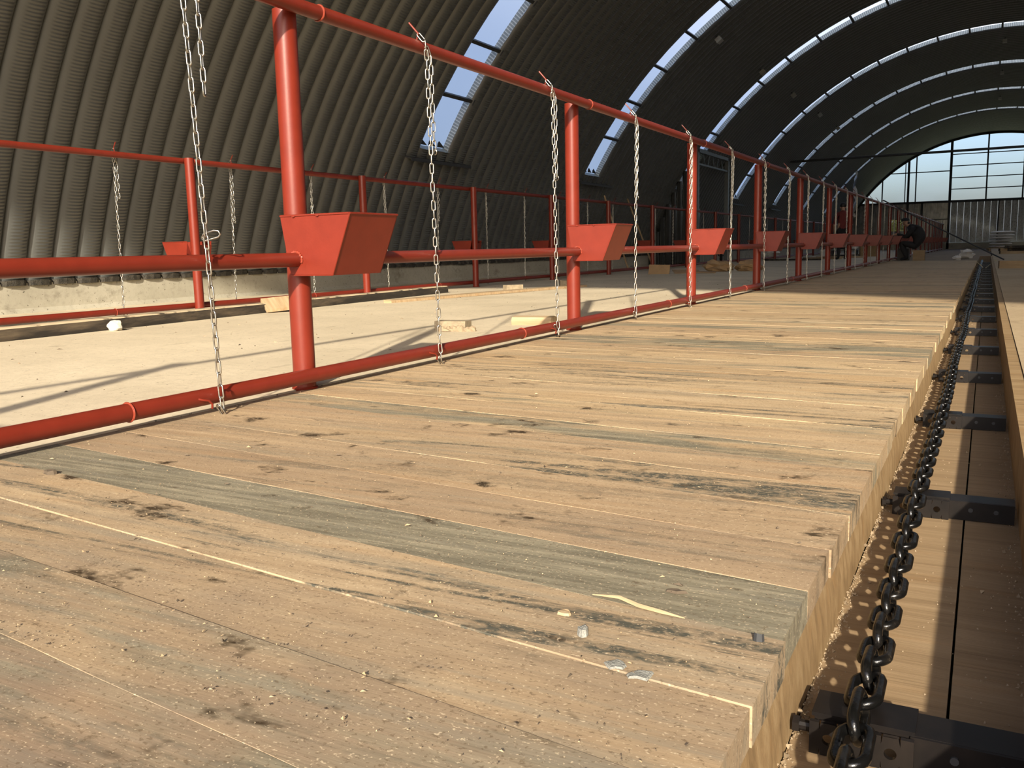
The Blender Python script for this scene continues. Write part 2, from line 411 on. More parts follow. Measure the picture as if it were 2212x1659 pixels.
# ------------------------------------------------------------------ ground, floors
g = MB(); g.box((2.6, 30, -0.75), (320, 320, 0.5)).build('ground_outside', M_GRASS)
tag(bpy.data.objects['ground_outside'], 'dry meadow ground outside around the hangar', 'ground', kind='structure')
fl = thing('floor', 'pale dusty concrete floor of the hangar', 'floor', kind='structure')
MB().box((-3.25, (YNEAR + YEND) / 2, -0.15), (6.48, YEND - YNEAR, 0.30)).build('feed_passage_slab', M_FLOOR, fl)
MB().box((7.25, (YNEAR + YEND) / 2, -0.15), (9.29, YEND - YNEAR, 0.30)).build('stall_slab', M_SLAB, fl)
MB().box((2.58, (YNEAR + 34) / 2, -0.105), (0.046, 34 - YNEAR, 0.20)).build('gutter_edge_board', M_SIDEWOOD, fl)
MB().box((1.12, (27.3 + YEND) / 2, -0.16), (2.23, YEND - 27.3, 0.29)).build('trodden_boards', M_EARTH, fl)
MB().box((2.4, (34 + YEND) / 2, -0.15), (0.33, YEND - 34, 0.29)).build('covered_gutter', M_EARTH, fl)
MB().box((1.10, (YNEAR + 27.3) / 2, -0.30), (2.22, 27.3 - YNEAR, 0.36)).build('platform_base', M_KERB, fl)

# ------------------------------------------------------------------ plank platform
pf = thing('plank_floor', 'platform of sawn pine planks laid across beside the gutter', 'floor', kind='structure')
SK = -0.125                                  # the boards lie a little askew
joints = [-0.32, -0.10, 0.12, 0.335, 0.545, 0.76, 0.955, 1.145, 1.345, 1.545, 1.76, 1.985, 2.19]
while joints[-1] < 27.2: joints.append(joints[-1] + random.choice((0.15, 0.18, 0.2, 0.2, 0.22)))
greys = {7: 0.0, 8: 0.95}
for i in range(len(joints) - 1):
    ya, yb = joints[i], joints[i + 1]
    near = ya < 5
    x1 = TR_L + random.uniform(-0.0035, 0.0035); x0 = 0.012 + random.uniform(-0.004, 0.012)
    dz = random.uniform(-0.0003, 0.0003) if near else random.uniform(-0.0008, 0.0008); gap = random.uniform(0.0004, 0.0022) if near else random.uniform(0.001, 0.003)
    if i == 6: dz = -0.0010
    if i == 7: dz = 0.0009
    nseg = 14 if near else 3
    yc = (ya + yb) / 2
    b = MB(); secs = []; ch = 0.0003 if near else 0.0006
    for k in range(nseg + 1):
        x = x0 + (x1 - x0) * k / nseg
        jw = 0.0035 * noise.noise(Vector((x * 3.0, i * 7.3, 0))) if near else 0.0
        jw2 = 0.0035 * noise.noise(Vector((x * 3.0, (i + 1) * 7.3, 0))) if near else 0.0
        yl = ya + gap / 2 + (x - 1.1) * SK + jw - yc
        yh = yb - gap / 2 + (x - 1.1) * SK + jw2 - yc
        if k in (0, nseg) and near:
            zz = dz
        else: zz = dz + (0.0015 * noise.noise(Vector((x * 2, i * 3.1, 5))) if near else 0)
        secs.append((x - 1.1, yl, yh, zz))
    vs = []; fs = []
    for (x, yl, yh, zz) in secs:
        vs += [(x, yl, -0.052), (x, yl, zz - ch), (x, yl + ch, zz), (x, yh - ch, zz), (x, yh, zz - ch), (x, yh, -0.052)]
    for k in range(nseg):
        for j in range(6):
            j2 = (j + 1) % 6; fs.append((k * 6 + j, (k + 1) * 6 + j, (k + 1) * 6 + j2, k * 6 + j2))
    fs.append(tuple(range(6))); o6 = nseg * 6; fs.append(tuple(o6 + j for j in range(5, -1, -1)))
    b.add(vs, fs)
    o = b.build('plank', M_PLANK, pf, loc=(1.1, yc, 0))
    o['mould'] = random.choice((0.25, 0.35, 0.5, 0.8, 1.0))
    o['dirt_shade'] = max(0.12, 0.92 - 0.42 * max(0.0, yc - 0.75)) * random.uniform(0.8, 1.1)  # dust, strongest near the camera where foreground dimness is put into the colour
    r_ = random.random()
    o['weather'] = greys.get(i, (random.uniform(0.35, 0.6) if r_ < 0.22 else random.uniform(0.0, 0.34)))

# ------------------------------------------------------------------ manure gutter
gt = thing('manure_gutter', 'narrow sunken manure gutter running along the plank platform', 'gutter', kind='structure')
MB().box((2.325, (YNEAR + 34) / 2, TR_Z - 0.02), (0.206, 34 - YNEAR, 0.04)).build('gutter_board', M_BROWNWOOD, gt)
MB().box((2.4965, (YNEAR + 34) / 2, TR_Z - 0.022), (0.128, 34 - YNEAR, 0.04)).build('gutter_board', M_BROWNWOOD, gt)
b = MB(); secs = []
N = 220
vs = []; fs = []
for k in range(N + 1):
    y = YNEAR + (34 - YNEAR) * (k / N) ** 1.6
    jx = 0.006 * noise.noise(Vector((y * 2.0, 0, 0))); jt = 0.010 * noise.noise(Vector((y * 1.3, 9, 0)))
    vs += [(2.19, y, -0.052), (2.206 + jt * 0.6, y, -0.052), (2.217 + jx * 0.5, y, -0.13), (2.221 + jx, y, TR_Z), (2.19, y, TR_Z)]
for k in range(N):
    for j in range(5):
        j2 = (j + 1) % 5; fs.append((k * 5 + j, k * 5 + j2, (k + 1) * 5 + j2, (k + 1) * 5 + j))
b.add(vs, fs); b.build('gutter_side', M_SIDEWOOD, gt, smooth=True)
# crumbs of mortar and sawdust along both sides of the gutter floor
b = MB()
for k in range(4200):
    y = 0.5 + 9.0 * random.random() ** 1.7
    if random.random() < 0.62: x = 2.222 + abs(random.gauss(0, 0.010))
    elif random.random() < 0.6: x = 2.556 - abs(random.gauss(0, 0.018))
    else: x = random.uniform(2.23, 2.55)
    s_ = random.uniform(0.0008, 0.0026) if random.random() < 0.95 else random.uniform(0.003, 0.006)
    q = Vector((x, y, TR_Z + s_ * 0.5 + max(0, 0.010 - abs(x - 2.222)) * random.random()))
    rt = Matrix.Rotation(random.random() * 6.28, 3, Vector((random.random(), random.random(), random.random())))
    vs = [q + rt @ (Vector(d) * s_) for d in ((1, 0, -.6), (-.6, .9, -.6), (-.6, -.9, -.6), (0, 0, 1))]
    b.add(vs, [(0, 2, 1), (0, 1, 3), (1, 2, 3), (2, 0, 3)])
b.build('crumbs', M_MORTAR, gt)['kind'] = 'stuff'

# ------------------------------------------------------------------ kerbs of the hangar
for nm, sx_, lab in (('wall_kerb_left', -1, 'low concrete kerb under the foot of the left arch wall'), ('wall_kerb_right', 1, 'low concrete kerb under the foot of the right arch wall')):
    b = MB(); xs = XC + sx_ * 9.055
    vs = []; fs = []; n_ = 130
    for k in range(n_ + 1):
        y = YNEAR + (YEND - YNEAR) * k / n_
        j1 = 0.008 * noise.noise(Vector((y * 1.7, 1, sx_))); j2 = 0.02 * noise.noise(Vector((y * 3, 5, sx_)))
        vs += [(xs, y, -0.02), (xs - sx_ * (0.03 + j2), y, 0.0), (xs + sx_ * j1, y, 0.05), (xs + sx_ * (0.0 + j1), y, 0.312), (xs + sx_ * 0.30, y, 0.318), (xs + sx_ * 0.30, y, -0.3)]
    for k in range(n_):
        for j in range(6):
            f = (k * 6 + j, k * 6 + (j + 1) % 6, (k + 1) * 6 + (j + 1) % 6, (k + 1) * 6 + j)
            fs.append(f if sx_ < 0 else f[::-1])
    b.add(vs, fs)
    tag(b.build(nm, M_KERB), lab, 'kerb', kind='structure')

# ------------------------------------------------------------------ arch roof of crimped panels
ce = thing('ceiling', 'dark arched roof of crimped steel panels', 'roof', kind='structure')
def panel_mesh(name, t0, t1, nseg):
    prof = [(0.0, 0.0), (0.012, 0.022), (0.045, 0.046), (0.095, 0.060), (0.145, 0.064), (0.195, 0.060), (0.245, 0.046), (0.278, 0.022), (PITCH, 0.0)]
    b = MB(); vs = []; fs = []; uvs = []
    for k in range(nseg + 1):
        th = t0 + (t1 - t0) * k / nseg
        for (yy, d) in prof:
            x, z = arch(th, R - d); vs.append((x, yy, z))
    n_ = len(prof)
    for k in range(nseg):
        a0 = R * (t0 + (t1 - t0) * k / nseg); a1 = R * (t0 + (t1 - t0) * (k + 1) / nseg)
        for j in range(n_ - 1):
            fs.append((k * n_ + j, (k + 1) * n_ + j, (k + 1) * n_ + j + 1, k * n_ + j + 1))
            u0, u1 = prof[j][0], prof[j + 1][0]
            uvs.append([(u0, a0), (u0, a1), (u1, a1), (u1, a0)])
    b.add(vs, fs, uvs); return b.mesh(name, M_PANEL, 'all')
ST0, ST1 = math.radians(28.9), math.radians(151.1)
PM_FULL = panel_mesh('arch_panel', TH0, PI - TH0, 56)
PM_LO = panel_mesh('arch_panel_short', TH0, ST0, 6)
PM_HI = panel_mesh('arch_panel_short', ST1, PI - TH0, 6)
b = MB()
x, z = arch(TH0, R - 0.03)
tarm = MB()
for s_ in (0,):
    vs = [(x - 0.02, 0.01, z - 0.015), (x + 0.035, 0.01, z - 0.015), (x + 0.05, 0.02, z + 0.045), (x + 0.045, PITCH - 0.02, z + 0.050), (x + 0.03, PITCH - 0.01, z - 0.012), (x - 0.02, PITCH - 0.01, z - 0.01)]
    tarm.add([(x - 0.02, 0.006, z - 0.02), (x + 0.022, 0.006, z - 0.02), (x + 0.05, 0.05, z - 0.02), (x + 0.062, 0.145, z - 0.02), (x + 0.05, 0.24, z - 0.02), (x + 0.022, 0.284, z - 0.02), (x - 0.02, 0.284, z - 0.02),
              (x - 0.02, 0.006, z + 0.035), (x + 0.026, 0.006, z + 0.033), (x + 0.056, 0.05, z + 0.030), (x + 0.068, 0.145, z + 0.042), (x + 0.056, 0.24, z + 0.036), (x + 0.028, 0.284, z + 0.030), (x - 0.02, 0.284, z + 0.035)],
             [(i, i + 1, i + 8, i + 7) for i in range(6)] + [(7, 8, 9, 10, 11, 12, 13), (6, 5, 4, 3, 2, 1, 0), (0, 7, 13, 6)])
TAR = tarm.mesh('bitumen_seal', M_TAR)
npan = round((YEND - YNEAR) / PITCH)
for k in range(npan):
    y = YNEAR + k * PITCH
    rel = (y - YS0) / DYS
    i = math.floor(rel + 1e-6); ph = round((y - YS0 - i * DYS) / PITCH)
    strip = (0 <= i < NSTRIP) and ph < 3
    if strip:
        link('arch_panel', PM_LO, ce, (0, y, 0)); link('arch_panel', PM_HI, ce, (0, y, 0))
    else: link('arch_panel', PM_FULL, ce, (0, y, 0))
    if 2.0 < y < 34: link('bitumen_seal', TAR, ce, (0, y, random.uniform(-0.012, 0.004)))

# ------------------------------------------------------------------ skylight strips
DEPTH = 0.11
SW = 3 * PITCH
purl = [math.radians(34.4 + 5.5 * k) for k in range(22) if 34.4 + 5.5 * k < 149]
def strip_mesh(y0, y1, r0, r1, t0, t1, nseg):
    b = MB(); vs = []; fs = []; uvs = []
    for k in range(nseg + 1):
        th = t0 + (t1 - t0) * k / nseg
        x, z = arch(th, r0); vs.append((x, y0, z)); x, z = arch(th, r1); vs.append((x, y1, z))
    for k in range(nseg):
        a0 = R * (t0 + (t1 - t0) * k / nseg); a1 = R * (t0 + (t1 - t0) * (k + 1) / nseg)
        fs.append((2 * k, 2 * k + 2, 2 * k + 3, 2 * k + 1)); uvs.append([(0, a0), (0, a1), (1, a1), (1, a0)])
    b.add(vs, fs, uvs); return b
rev_far = strip_mesh(SW, SW - 0.004, R, R + DEPTH, ST0, ST1, 48).mesh('reveal', M_REVEAL, 'all')
rev_near = strip_mesh(0.004, 0.0, R + DEPTH, R, ST0, ST1, 48).mesh('reveal', M_REVEAL, 'all')
rev_foot = MB()
for th in (ST0, ST1):
    x0, z0 = arch(th, R - 0.06); x1, z1 = arch(th, R + DEPTH)
    rev_foot.add([(x0, 0, z0), (x1, 0, z1), (x1, SW, z1), (x0, SW, z0)], [(0, 1, 2, 3)])
rev_foot = rev_foot.mesh('reveal_foot', M_REVEAL)
edges = [ST0] + purl + [ST1]
pane_meshes = [strip_mesh(0, SW, R + DEPTH, R + DEPTH, edges[k], edges[k + 1], 3).mesh('pane', M_SKYPANE, 'all') for k in range(len(edges) - 1)]
def purlin_mesh(th):
    x, z = arch(th, R + 0.01); rt = Matrix.Rotation(-(th - PI / 2), 3, 'Y')
    b = MB(); b.box((x, SW / 2 + 0.01, z), (0.055, SW + 0.10, 0.07), Matrix.Rotation(th - PI / 2, 3, 'Y'))
    b.box((x, SW + 0.04, z), (0.10, 0.02, 0.12), Matrix.Rotation(th - PI / 2, 3, 'Y'))
    return b.mesh('glazing_bar', M_DARKSTEEL)
pur_meshes = [purlin_mesh(t) for t in purl]
xs_, zs_ = arch(math.radians(27.9), R - 0.09)
SILL = MB().box((xs_, SW / 2 + 0.15, zs_), (0.16, 1.85, 0.02), Matrix.Rotation(math.radians(18), 3, 'Y')).box((xs_ + 0.075, SW / 2 + 0.15, zs_ - 0.035), (0.015, 1.85, 0.05)).mesh('sill_plate', M_DARKSTEEL)
ZIG = MB()
for k in range(3):
    x, z = arch(ST0 + 0.004, R + DEPTH - 0.02)
    yy = 0.1 + k * 0.27
    ZIG.add([(x, yy, z - 0.02), (x, yy + 0.24, z - 0.02), (x + 0.03, yy + 0.03, z + 0.075), (x, yy + 0.03, z + 0.07)], [(0, 1, 2), (0, 2, 3), (1, 3, 2), (0, 3, 1)])
ZIG = ZIG.mesh('foam_filler', M_DARKSTEEL)
for i in range(NSTRIP):
    y = YS0 + i * DYS
    wd = thing('window_%d' % (i + 1), '%s curved skylight strip from the camera in the arched roof' % ORD[i + 1], 'skylight', (0, y, 0), kind='structure')
    link('reveal', rev_far, wd); link('reveal', rev_near, wd); link('reveal_foot', rev_foot, wd)
    for pm in pane_meshes: link('pane', pm, wd)
    for pm in pur_meshes: link('glazing_bar', pm, wd)
    if i != 2: link('sill_plate', SILL, wd); link('foam_filler', ZIG, wd)

# ------------------------------------------------------------------ gables
def gable(name, y, label, near):
    wl = thing(name, label, 'wall', (0, y, 0), kind='structure')
    sgn = -1 if near else 1
    # arch rim
    prof = [(0, 0), (0.16, 0), (0.16, 0.30), (0, 0.30)]
    b = MB(); vs = []; fs = []; n_ = 60
    for k in range(n_ + 1):
        th = TH0 + (PI - 2 * TH0) * k / n_
        for (yy, d) in ((-0.08, 0.0), (0.08, 0.0), (0.08, 0.20), (-0.08, 0.20)):
            x, z = arch(th, R + 0.02 - d); vs.append((x, yy, z))
    for k in range(n_):
        for j in range(4): fs.append((k * 4 + j, k * 4 + (j + 1) % 4, (k + 1) * 4 + (j + 1) % 4, (k + 1) * 4 + j))
    b.add(vs, fs); b.build('arch_rim', M_DARKSTEEL, wl)
    if near: return wl
    RI = R - 0.10
    zt = lambda x: archz(x, RI)
    if near:
        vert = [(-4.6, .05), (9.8, .05)]
    else:
        vert = [(-3.77, .07), (-2.42, .05), (-2.23, .13), (-1.79, .07), (0.19, .15), (2.21, .09), (4.18, .09), (6.3, .09), (8.4, .13), (9.9, .07)]
    for (x, wdt) in vert:
        z0 = 0.0 if (wdt >= 0.1 or near) else 2.95
        MB().box((x, 0, (z0 + zt(x)) / 2), (wdt, 0.10, zt(x) - z0)).build('mullion', M_DARKSTEEL, wl)
    xl, xr = XC - math.sqrt(RI * RI - (2.95 - ZC) ** 2), XC + math.sqrt(RI * RI - (2.95 - ZC) ** 2)
    if not near: MB().box(((xl + xr) / 2, 0, 2.96), (xr - xl, 0.12, 0.14)).build('head_beam', M_DARKSTEEL, wl)
    xv = [v_[0] for v_ in vert]
    def rail(xa, xb, z, t):
        MB().box(((xa + xb) / 2, 0, z), (xb - xa, 0.06, t)).build('glazing_rail', M_DARKSTEEL, wl)
    def xin(z): return math.sqrt(RI * RI - (z - ZC) ** 2)
    rows_l, rows_r = [4.85], [3.71, 4.41, 5.13, 5.84]
    if near: rows_l, rows_r = [], []
    for z in rows_l: rail(XC - xin(z), 0.19, z, 0.06)
    for z in rows_r: rail(0.19, min(XC + xin(z), 8.4 if not near else 20), z, 0.055)
    # panes
    zc0 = 0.4 if near else 2.97
    cols = [XC - xin(zc0)] + xv + [XC + xin(zc0)]
    for k in range(len(cols) - 1):
        xa, xb = cols[k] + 0.005, cols[k + 1] - 0.005
        rows = [0.02 if near else 3.0] + (rows_l if xb <= 0.25 else rows_r) + [9.0]
        for j in range(len(rows) - 1):
            za, zb = rows[j], rows[j + 1]
            pts = []
            xs = [xa + (xb - xa) * q / 32 for q in range(33)]
            xs = [x for x in xs if archz(x, R - 0.02) > za + 0.01]
            if len(xs) < 2: continue
            for x in xs: pts.append((x, za))
            top = [(x, min(zb, archz(x, R - 0.02))) for x in reversed(xs)]
            pp = pts + top
            b = MB(); n_ = len(pp)
            b.add([(x, 0.035, z) for x, z in pp], [tuple(range(n_))])
            b.build('pane', M_NEARPANE if near else M_GABLEPANE, wl)
    # lower sheets
    def sheet(xa, xb, z0, z1, ribs, mat, dp=0.03):
        b = MB(); vs = []; fs = []; n_ = ribs * 4
        for k in range(n_ + 1):
            x = xa + (xb - xa) * k / n_; yy = 0.06 + (dp if (k % 4) in (1, 2) else 0.0)
            za = min(z1, max(z0 + 0.01, archz(x, R - 0.03)))
            vs += [(x, yy, z0), (x, yy, za)]
        for k in range(n_): fs.append((2 * k, 2 * k + 2, 2 * k + 3, 2 * k + 1))
        b.add(vs, fs); b.build('sheet', mat, wl)
    if not near:
        x = -5.75
        while x < 0.12:
            xb = min(x + 0.42, 0.12)
            if xb > -2.95 and x < -2.25:
                sheet(x, xb, 0.38, 1.19, 3, M_DARKSHEET); sheet(x, xb, 1.93, 2.90, 3, M_DARKSHEET)
            else: sheet(x, xb, 0.38, 2.90, 3, M_DARKSHEET)
            x += 0.42
        x = 0.28; k = 0
        while x < 11.3:
            sheet(x + 0.012, x + 0.362, 0.40, 2.90, 1, M_SHEET, 0.02); x += 0.372; k += 1
        MB().box((2.94, -0.02, 1.65), (0.08, 0.08, 2.5)).build('gate_stile', M_DARKSTEEL, wl)
        MB().box((-1.40, -0.02, 1.65), (0.14, 0.08, 2.6)).build('gate_stile', M_DARKSTEEL, wl)
        MB().box((-0.6, -0.02, 1.87), (1.5, 0.05, 0.06)).build('gate_rail', M_DARKSTEEL, wl)
        MB().box((-2.6, 0.0, 1.95), (0.80, 0.06, 0.05)).build('hatch_frame', M_DARKSTEEL, wl)
    if not near: MB().box((XC, 0.1, 0.18), (18.0, 0.3, 0.40)).build('plinth', M_KERB, wl)
    return wl
gable('wall_far', YEND, 'glazed far gable with steel frame above galvanised sheets', False)
gable('wall_near', YNEAR, 'open near end of the hangar with its steel arch rim behind the camera', True)

# steel tie across the hall
zt_ = 3.72; xa_ = XC - math.sqrt((R - 0.06) ** 2 - (zt_ - ZC) ** 2)
b = MB(); b.tube([(xa_, 37, zt_), (2 * XC - xa_, 37, zt_ + 0.05)], 0.045, 10)
tag(b.build('trim_1', M_DARKSTEEL), 'thin dark steel tie bar spanning the hall under the roof', 'tie bar', kind='structure')

# side entrance vestibule in the left wall
vb = thing('door_1', 'tall dark steel door frame of the side entrance in the left wall', 'door', kind='structure')
xf, ya, yb, zh = -5.0, 25.55, 29.05, 3.28
for y in (ya + 0.06, yb - 0.06): MB().box((xf, y, zh / 2), (0.12, 0.14, zh)).build('jamb', M_BLUEGREY, vb)
MB().box((xf, (ya + yb) / 2, zh - 0.05), (0.12, yb - ya, 0.10)).build('lintel', M_BLUEGREY, vb)
MB().box((xf, (ya + yb) / 2, zh - 0.42), (0.08, yb - ya - 0.2, 0.05)).build('lintel', M_BLUEGREY, vb)
for k in range(6):
    y = ya + 0.35 + k * 0.5
    MB().box((xf - 0.02, y, zh - 0.24), (0.03, 0.04, 0.36), Matrix.Rotation(0.5 if k % 2 else -0.5, 3, 'X')).build('lattice_bar', M_BLUEGREY, vb)
MB().box((xf - 0.9, (ya + yb) / 2, zh - 0.45 - 1.4), (0.04, yb - ya, 2.8)).build('door_leaf', M_CHEEK, vb)
MB().box((xf - 0.55, (ya + yb) / 2, zh), (1.2, yb - ya, 0.03)).build('top_sheet', M_CHEEK, vb)
x = xf - 0.06; k = 0
while x > -6.32:                                  # cheek of profiled sheets
    z1 = min(zh, archz(x - 0.1, R - 0.08))
    MB().prism([(-0.085, 0), (-0.05, 0.035), (0.03, 0.035), (0.065, 0), (0.065, 0.004), (-0.085, 0.004)],
               [((x - 0.08, ya, 0.0), (1, 0, 0), (0, -1, 0)), ((x - 0.08, ya, z1), (1, 0, 0), (0, -1, 0))]).build('cheek_sheet', M_CHEEK, vb)
    x -= 0.17

# ------------------------------------------------------------------ tie-stall fences
def box_meshes(sg):
    """trapezoid steel drinker box, sg=+1 reaches to +x; origin at the post axis on the floor"""
    y0, y1 = -0.095, 0.215
    zt, zb = 0.690, 0.462
    xt0, xt1, xb0, xb1 = 0.005 * sg, 0.342 * sg, 0.040 * sg, 0.248 * sg
    t = 0.004
    def plate(pts, nrm):
        b = MB(); n = Vector(nrm) * t
        vs = [Vector(q) for q in pts] + [Vector(q) + n for q in pts]; k = len(pts)
        fs = [tuple(range(k)), tuple(range(2 * k - 1, k - 1, -1))] + [(i, k + i, k + (i + 1) % k, (i + 1) % k) for i in range(k)]
        b.add(vs, fs); return b
    def side(y, nrm):
        cx = xb0; r = 0.022 * sg
        pts = [(xt0, y, zt), (xt1, y, zt), (xb1, y, zb), (xb0 + r * 1.2, y, zb), (xb0 + r * 0.3, y, zb + 0.007), (xb0 - 0.002 * sg, y, zb + 0.025)]
        return plate(pts, nrm)
    parts = [('side_plate', side(y0, (0, 1, 0))), ('side_plate', side(y1, (0, -1, 0))),
             ('sloped_plate', plate([(xt1, y0, zt), (xt1, y1, zt), (xb1, y1, zb), (xb1, y0, zb)], (-sg * 0.9, 0, 0.3))),
             ('bottom_plate', plate([(xb0 + 0.02 * sg, y0, zb), (xb1, y0, zb), (xb1, y1, zb), (xb0 + 0.02 * sg, y1, zb)], (0, 0, 1))),
             ('back_plate', plate([(xt0, y0 + 0.06, zt - 0.03), (xt0, y1, zt - 0.03), (xb0, y1, zb + 0.02), (xb0, y0 + 0.06, zb + 0.02)], (sg, 0, 0)))]
    rim = MB()
    rr = 0.0045
    loop = [(xt0, y0, zt + .002), (xt1, y0, zt + .002), (xt1, y1, zt + .002), (xt0, y1, zt + .002)]
    for a in range(3): rim.tube([loop[a], loop[a + 1]], rr, 6)
    rim.tube([(xt1, y0, zt), (xb1, y0, zb)], 0.0035, 6); rim.tube([(xb0, y0, zb + 0.001), (xb1, y0, zb + 0.001)], 0.003, 6)
    for q in ((0.2, y0), (0.55, y0), (0.35, y1)): rim.blob((xt0 + (xt1 - xt0) * q[0], q[1] - 0.003, zt - 0.001), (0.010, 0.005, 0.005), 3, 0.3, 6, 4)
    parts.append(('weld_rim', rim))
    return [(n, b.mesh(n, M_RED if n != 'weld_rim' else M_RED)) for n, b in parts]
def fence(name, label, X, y_first, n_posts, first_i, sg, rail_x, z_top, z_mid, z_low, post_h, rings, chains_y):
    root = thing(name, label, 'railing', (X, 0, 0))
    post_m = MB().tube([(0, 0, -0.02), (0, 0, post_h)], 0.0455, 28).mesh('post', M_RED, True)
    ft = MB(); ft.ring((0, 0, 0.004), (0, 0, 1), 0.047, 0.007, 20, 5); foot_m = ft.mesh('foot_weld', M_RED, True)
    bx = box_meshes(sg)
    L = BAY
    def rail_mesh(nm, r): return MB().tube([(0, 0, 0), (0, L, 0)], r, 20, True).mesh(nm, M_RED, True)
    tm, mm, lm = rail_mesh('top_rail', 0.0285), rail_mesh('middle_rail', 0.0275), rail_mesh('bottom_rail', 0.029)
    ring_m = MB().ring((0, 0, 0), (0, 1, 0), 0.0295, 0.0042, 24, 6).mesh('weld_ring', M_WELD, True)
    wm = MB()
    for q in range(14):
        an = -0.3 + q / 13 * 3.9
        wm.blob((0.030 * math.cos(an), 0, 0.030 * math.sin(an)), (0.006, 0.004, 0.006), q, 0.4, 6, 4)
    weld_m = wm.mesh('pipe_weld', M_WELD, True)
    pin_m = MB().tube([(0.0, 0, 0.02), (0.012 * sg, -0.004, 0.055), (-0.03 * sg, -0.012, 0.105)], 0.0046, 8).mesh('chain_pin', M_RED, True)
    hook = MB(); hook.tube([(0.02 * sg, -0.035, 0.004), (0.036 * sg, -0.02, -0.002), (0.042 * sg, 0.0, -0.006), (0.046 * sg, 0.012, -0.02), (0.040 * sg, 0.016, -0.036)], 0.0042, 8)
    hook_m = hook.mesh('chain_hook', M_RED, True)
    tops = []
    for i in range(n_posts):
        y = y_first + (i + first_i) * BAY
        p_ = link('post', post_m, root, (0, y, 0)); link('foot_weld', foot_m, p_)
        bo = link('drinker_box', bx[0][1], root, (0, y, 0))
        for nm, me in bx[1:]: link(nm, me, bo)
        if i < n_posts - 1:
            tr_ = link('top_rail', tm, root, (rail_x, y + 0.115, z_top))
            ro = link('weld_ring', ring_m, tr_, (0, 0, 0))
            link('middle_rail', mm, root, (rail_x, y, z_mid))
            lr = link('bottom_rail', lm, root, (rail_x, y - 0.93, z_low)); link('weld_ring', ring_m, lr, (0, 0.01, 0))
        link('pipe_weld', weld_m, bo, (rail_x, -0.098, z_mid))
    for y in chains_y:
        link('chain_pin', pin_m, root, (rail_x, y, z_top)); link('chain_hook', hook_m, root, (rail_x, y, z_low))
    return root
CH1 = [-0.63, 0.77, 2.185, 3.621, 4.985, 6.430, 7.815, 9.27, 10.80, 12.26] + [13.66 + 1.3637 * k for k in range(33)]
CH1 = [y for y in CH1 if y < 57]
CH2 = [2.85, 4.22, 5.62, 7.03, 8.29, 9.72, 11.02, 12.42] + [13.75 + 1.3637 * k for k in range(24)]
CH2 = [y for y in CH2 if y < 46]
RX1 = 0.0735
fence('tie_stall_railing', 'red painted pipe railing with drinker boxes beside the plank platform', 0.0, POST0, 24, -2, 1, RX1, 1.481, 0.523, 0.062, 1.478, True, CH1)
fence('tie_stall_railing', 'red painted pipe railing farther off along the arched wall', X2, POST20, 20, -3, -1, -0.073, 1.463, 0.523, 0.068, 1.487, True, CH2)

# ------------------------------------------------------------------ chains
def link_mesh(name, pitch, wire, width, nb, nr, mat):
    """oval link along z, centre at the origin, broad side in x"""
    rc = width / 2 - wire                        # centre-line radius of the bows
    hl = pitch / 2 + wire - rc                   # inner length equals the pitch
    pts = []
    for k in range(nb + 1):
        a = PI * k / nb; pts.append((rc * math.cos(a), hl + rc * math.sin(a)))
    for k in range(nb + 1):
        a = PI + PI * k / nb; pts.append((rc * math.cos(a), -hl + rc * math.sin(a)))
    b = MB(); vs = []; fs = []; n = len(pts)
    for i, (x, z) in enumerate(pts):
        p, q = pts[i - 1], pts[(i + 1) % n]; t = Vector((q[0] - p[0], 0, q[1] - p[1])).normalized()
        nrm = Vector((t.z, 0, -t.x))
        for k in range(nr):
            a = 2 * PI * k / nr; v_ = nrm * math.cos(a) * wire + Vector((0, 1, 0)) * math.sin(a) * wire
            vs.append((x + v_.x, v_.y, z + v_.z))
    for i in range(n):
        for k in range(nr):
            i2, k2 = (i + 1) % n, (k + 1) % nr; fs.append((i * nr + k, i * nr + k2, i2 * nr + k2, i2 * nr + k))
    b.add(vs, fs); return b
CP = 0.0425
LB_HI = link_mesh('link', CP, 0.0031, 0.0225, 6, 8, M_ZINC); LM_HI = LB_HI.mesh('link', M_ZINC, 'all')
LB_LO = link_mesh('link', CP, 0.0031, 0.0225, 4, 5, M_ZINC)
def along(path, step):
    """centres and tangents of links of the given pitch along a polyline"""
    path = [Vector(q) for q in path]; out = []; d = step / 2; acc = 0.0
    for a, b_ in zip(path[:-1], path[1:]):
        L = (b_ - a).length; t = (b_ - a) / L
        while d <= acc + L:
            out.append((a + t * (d - acc), t)); d += step
        acc += L
    return out
def frames(path, step, roll0=0.3, jit=0.10):
    res = []
    for k, (c_, t) in enumerate(along(path, step)):
        z = -t; ref = Vector((math.cos(roll0), math.sin(roll0), 0))
        if abs(z.dot(ref)) > 0.9: ref = Vector((0, 0, 1))
        x = (ref - z * ref.dot(z)).normalized(); y = z.cross(x)
        an = (PI / 2 if k % 2 else 0) + random.uniform(-jit, jit)
        x2 = x * math.cos(an) + y * math.sin(an); y2 = z.cross(x2)
        mt = Matrix((( x2.x, y2.x, z.x, c_.x), (x2.y, y2.y, z.y, c_.y), (x2.z, y2.z, z.z, c_.z), (0, 0, 0, 1)))
        res.append(mt)
    return res
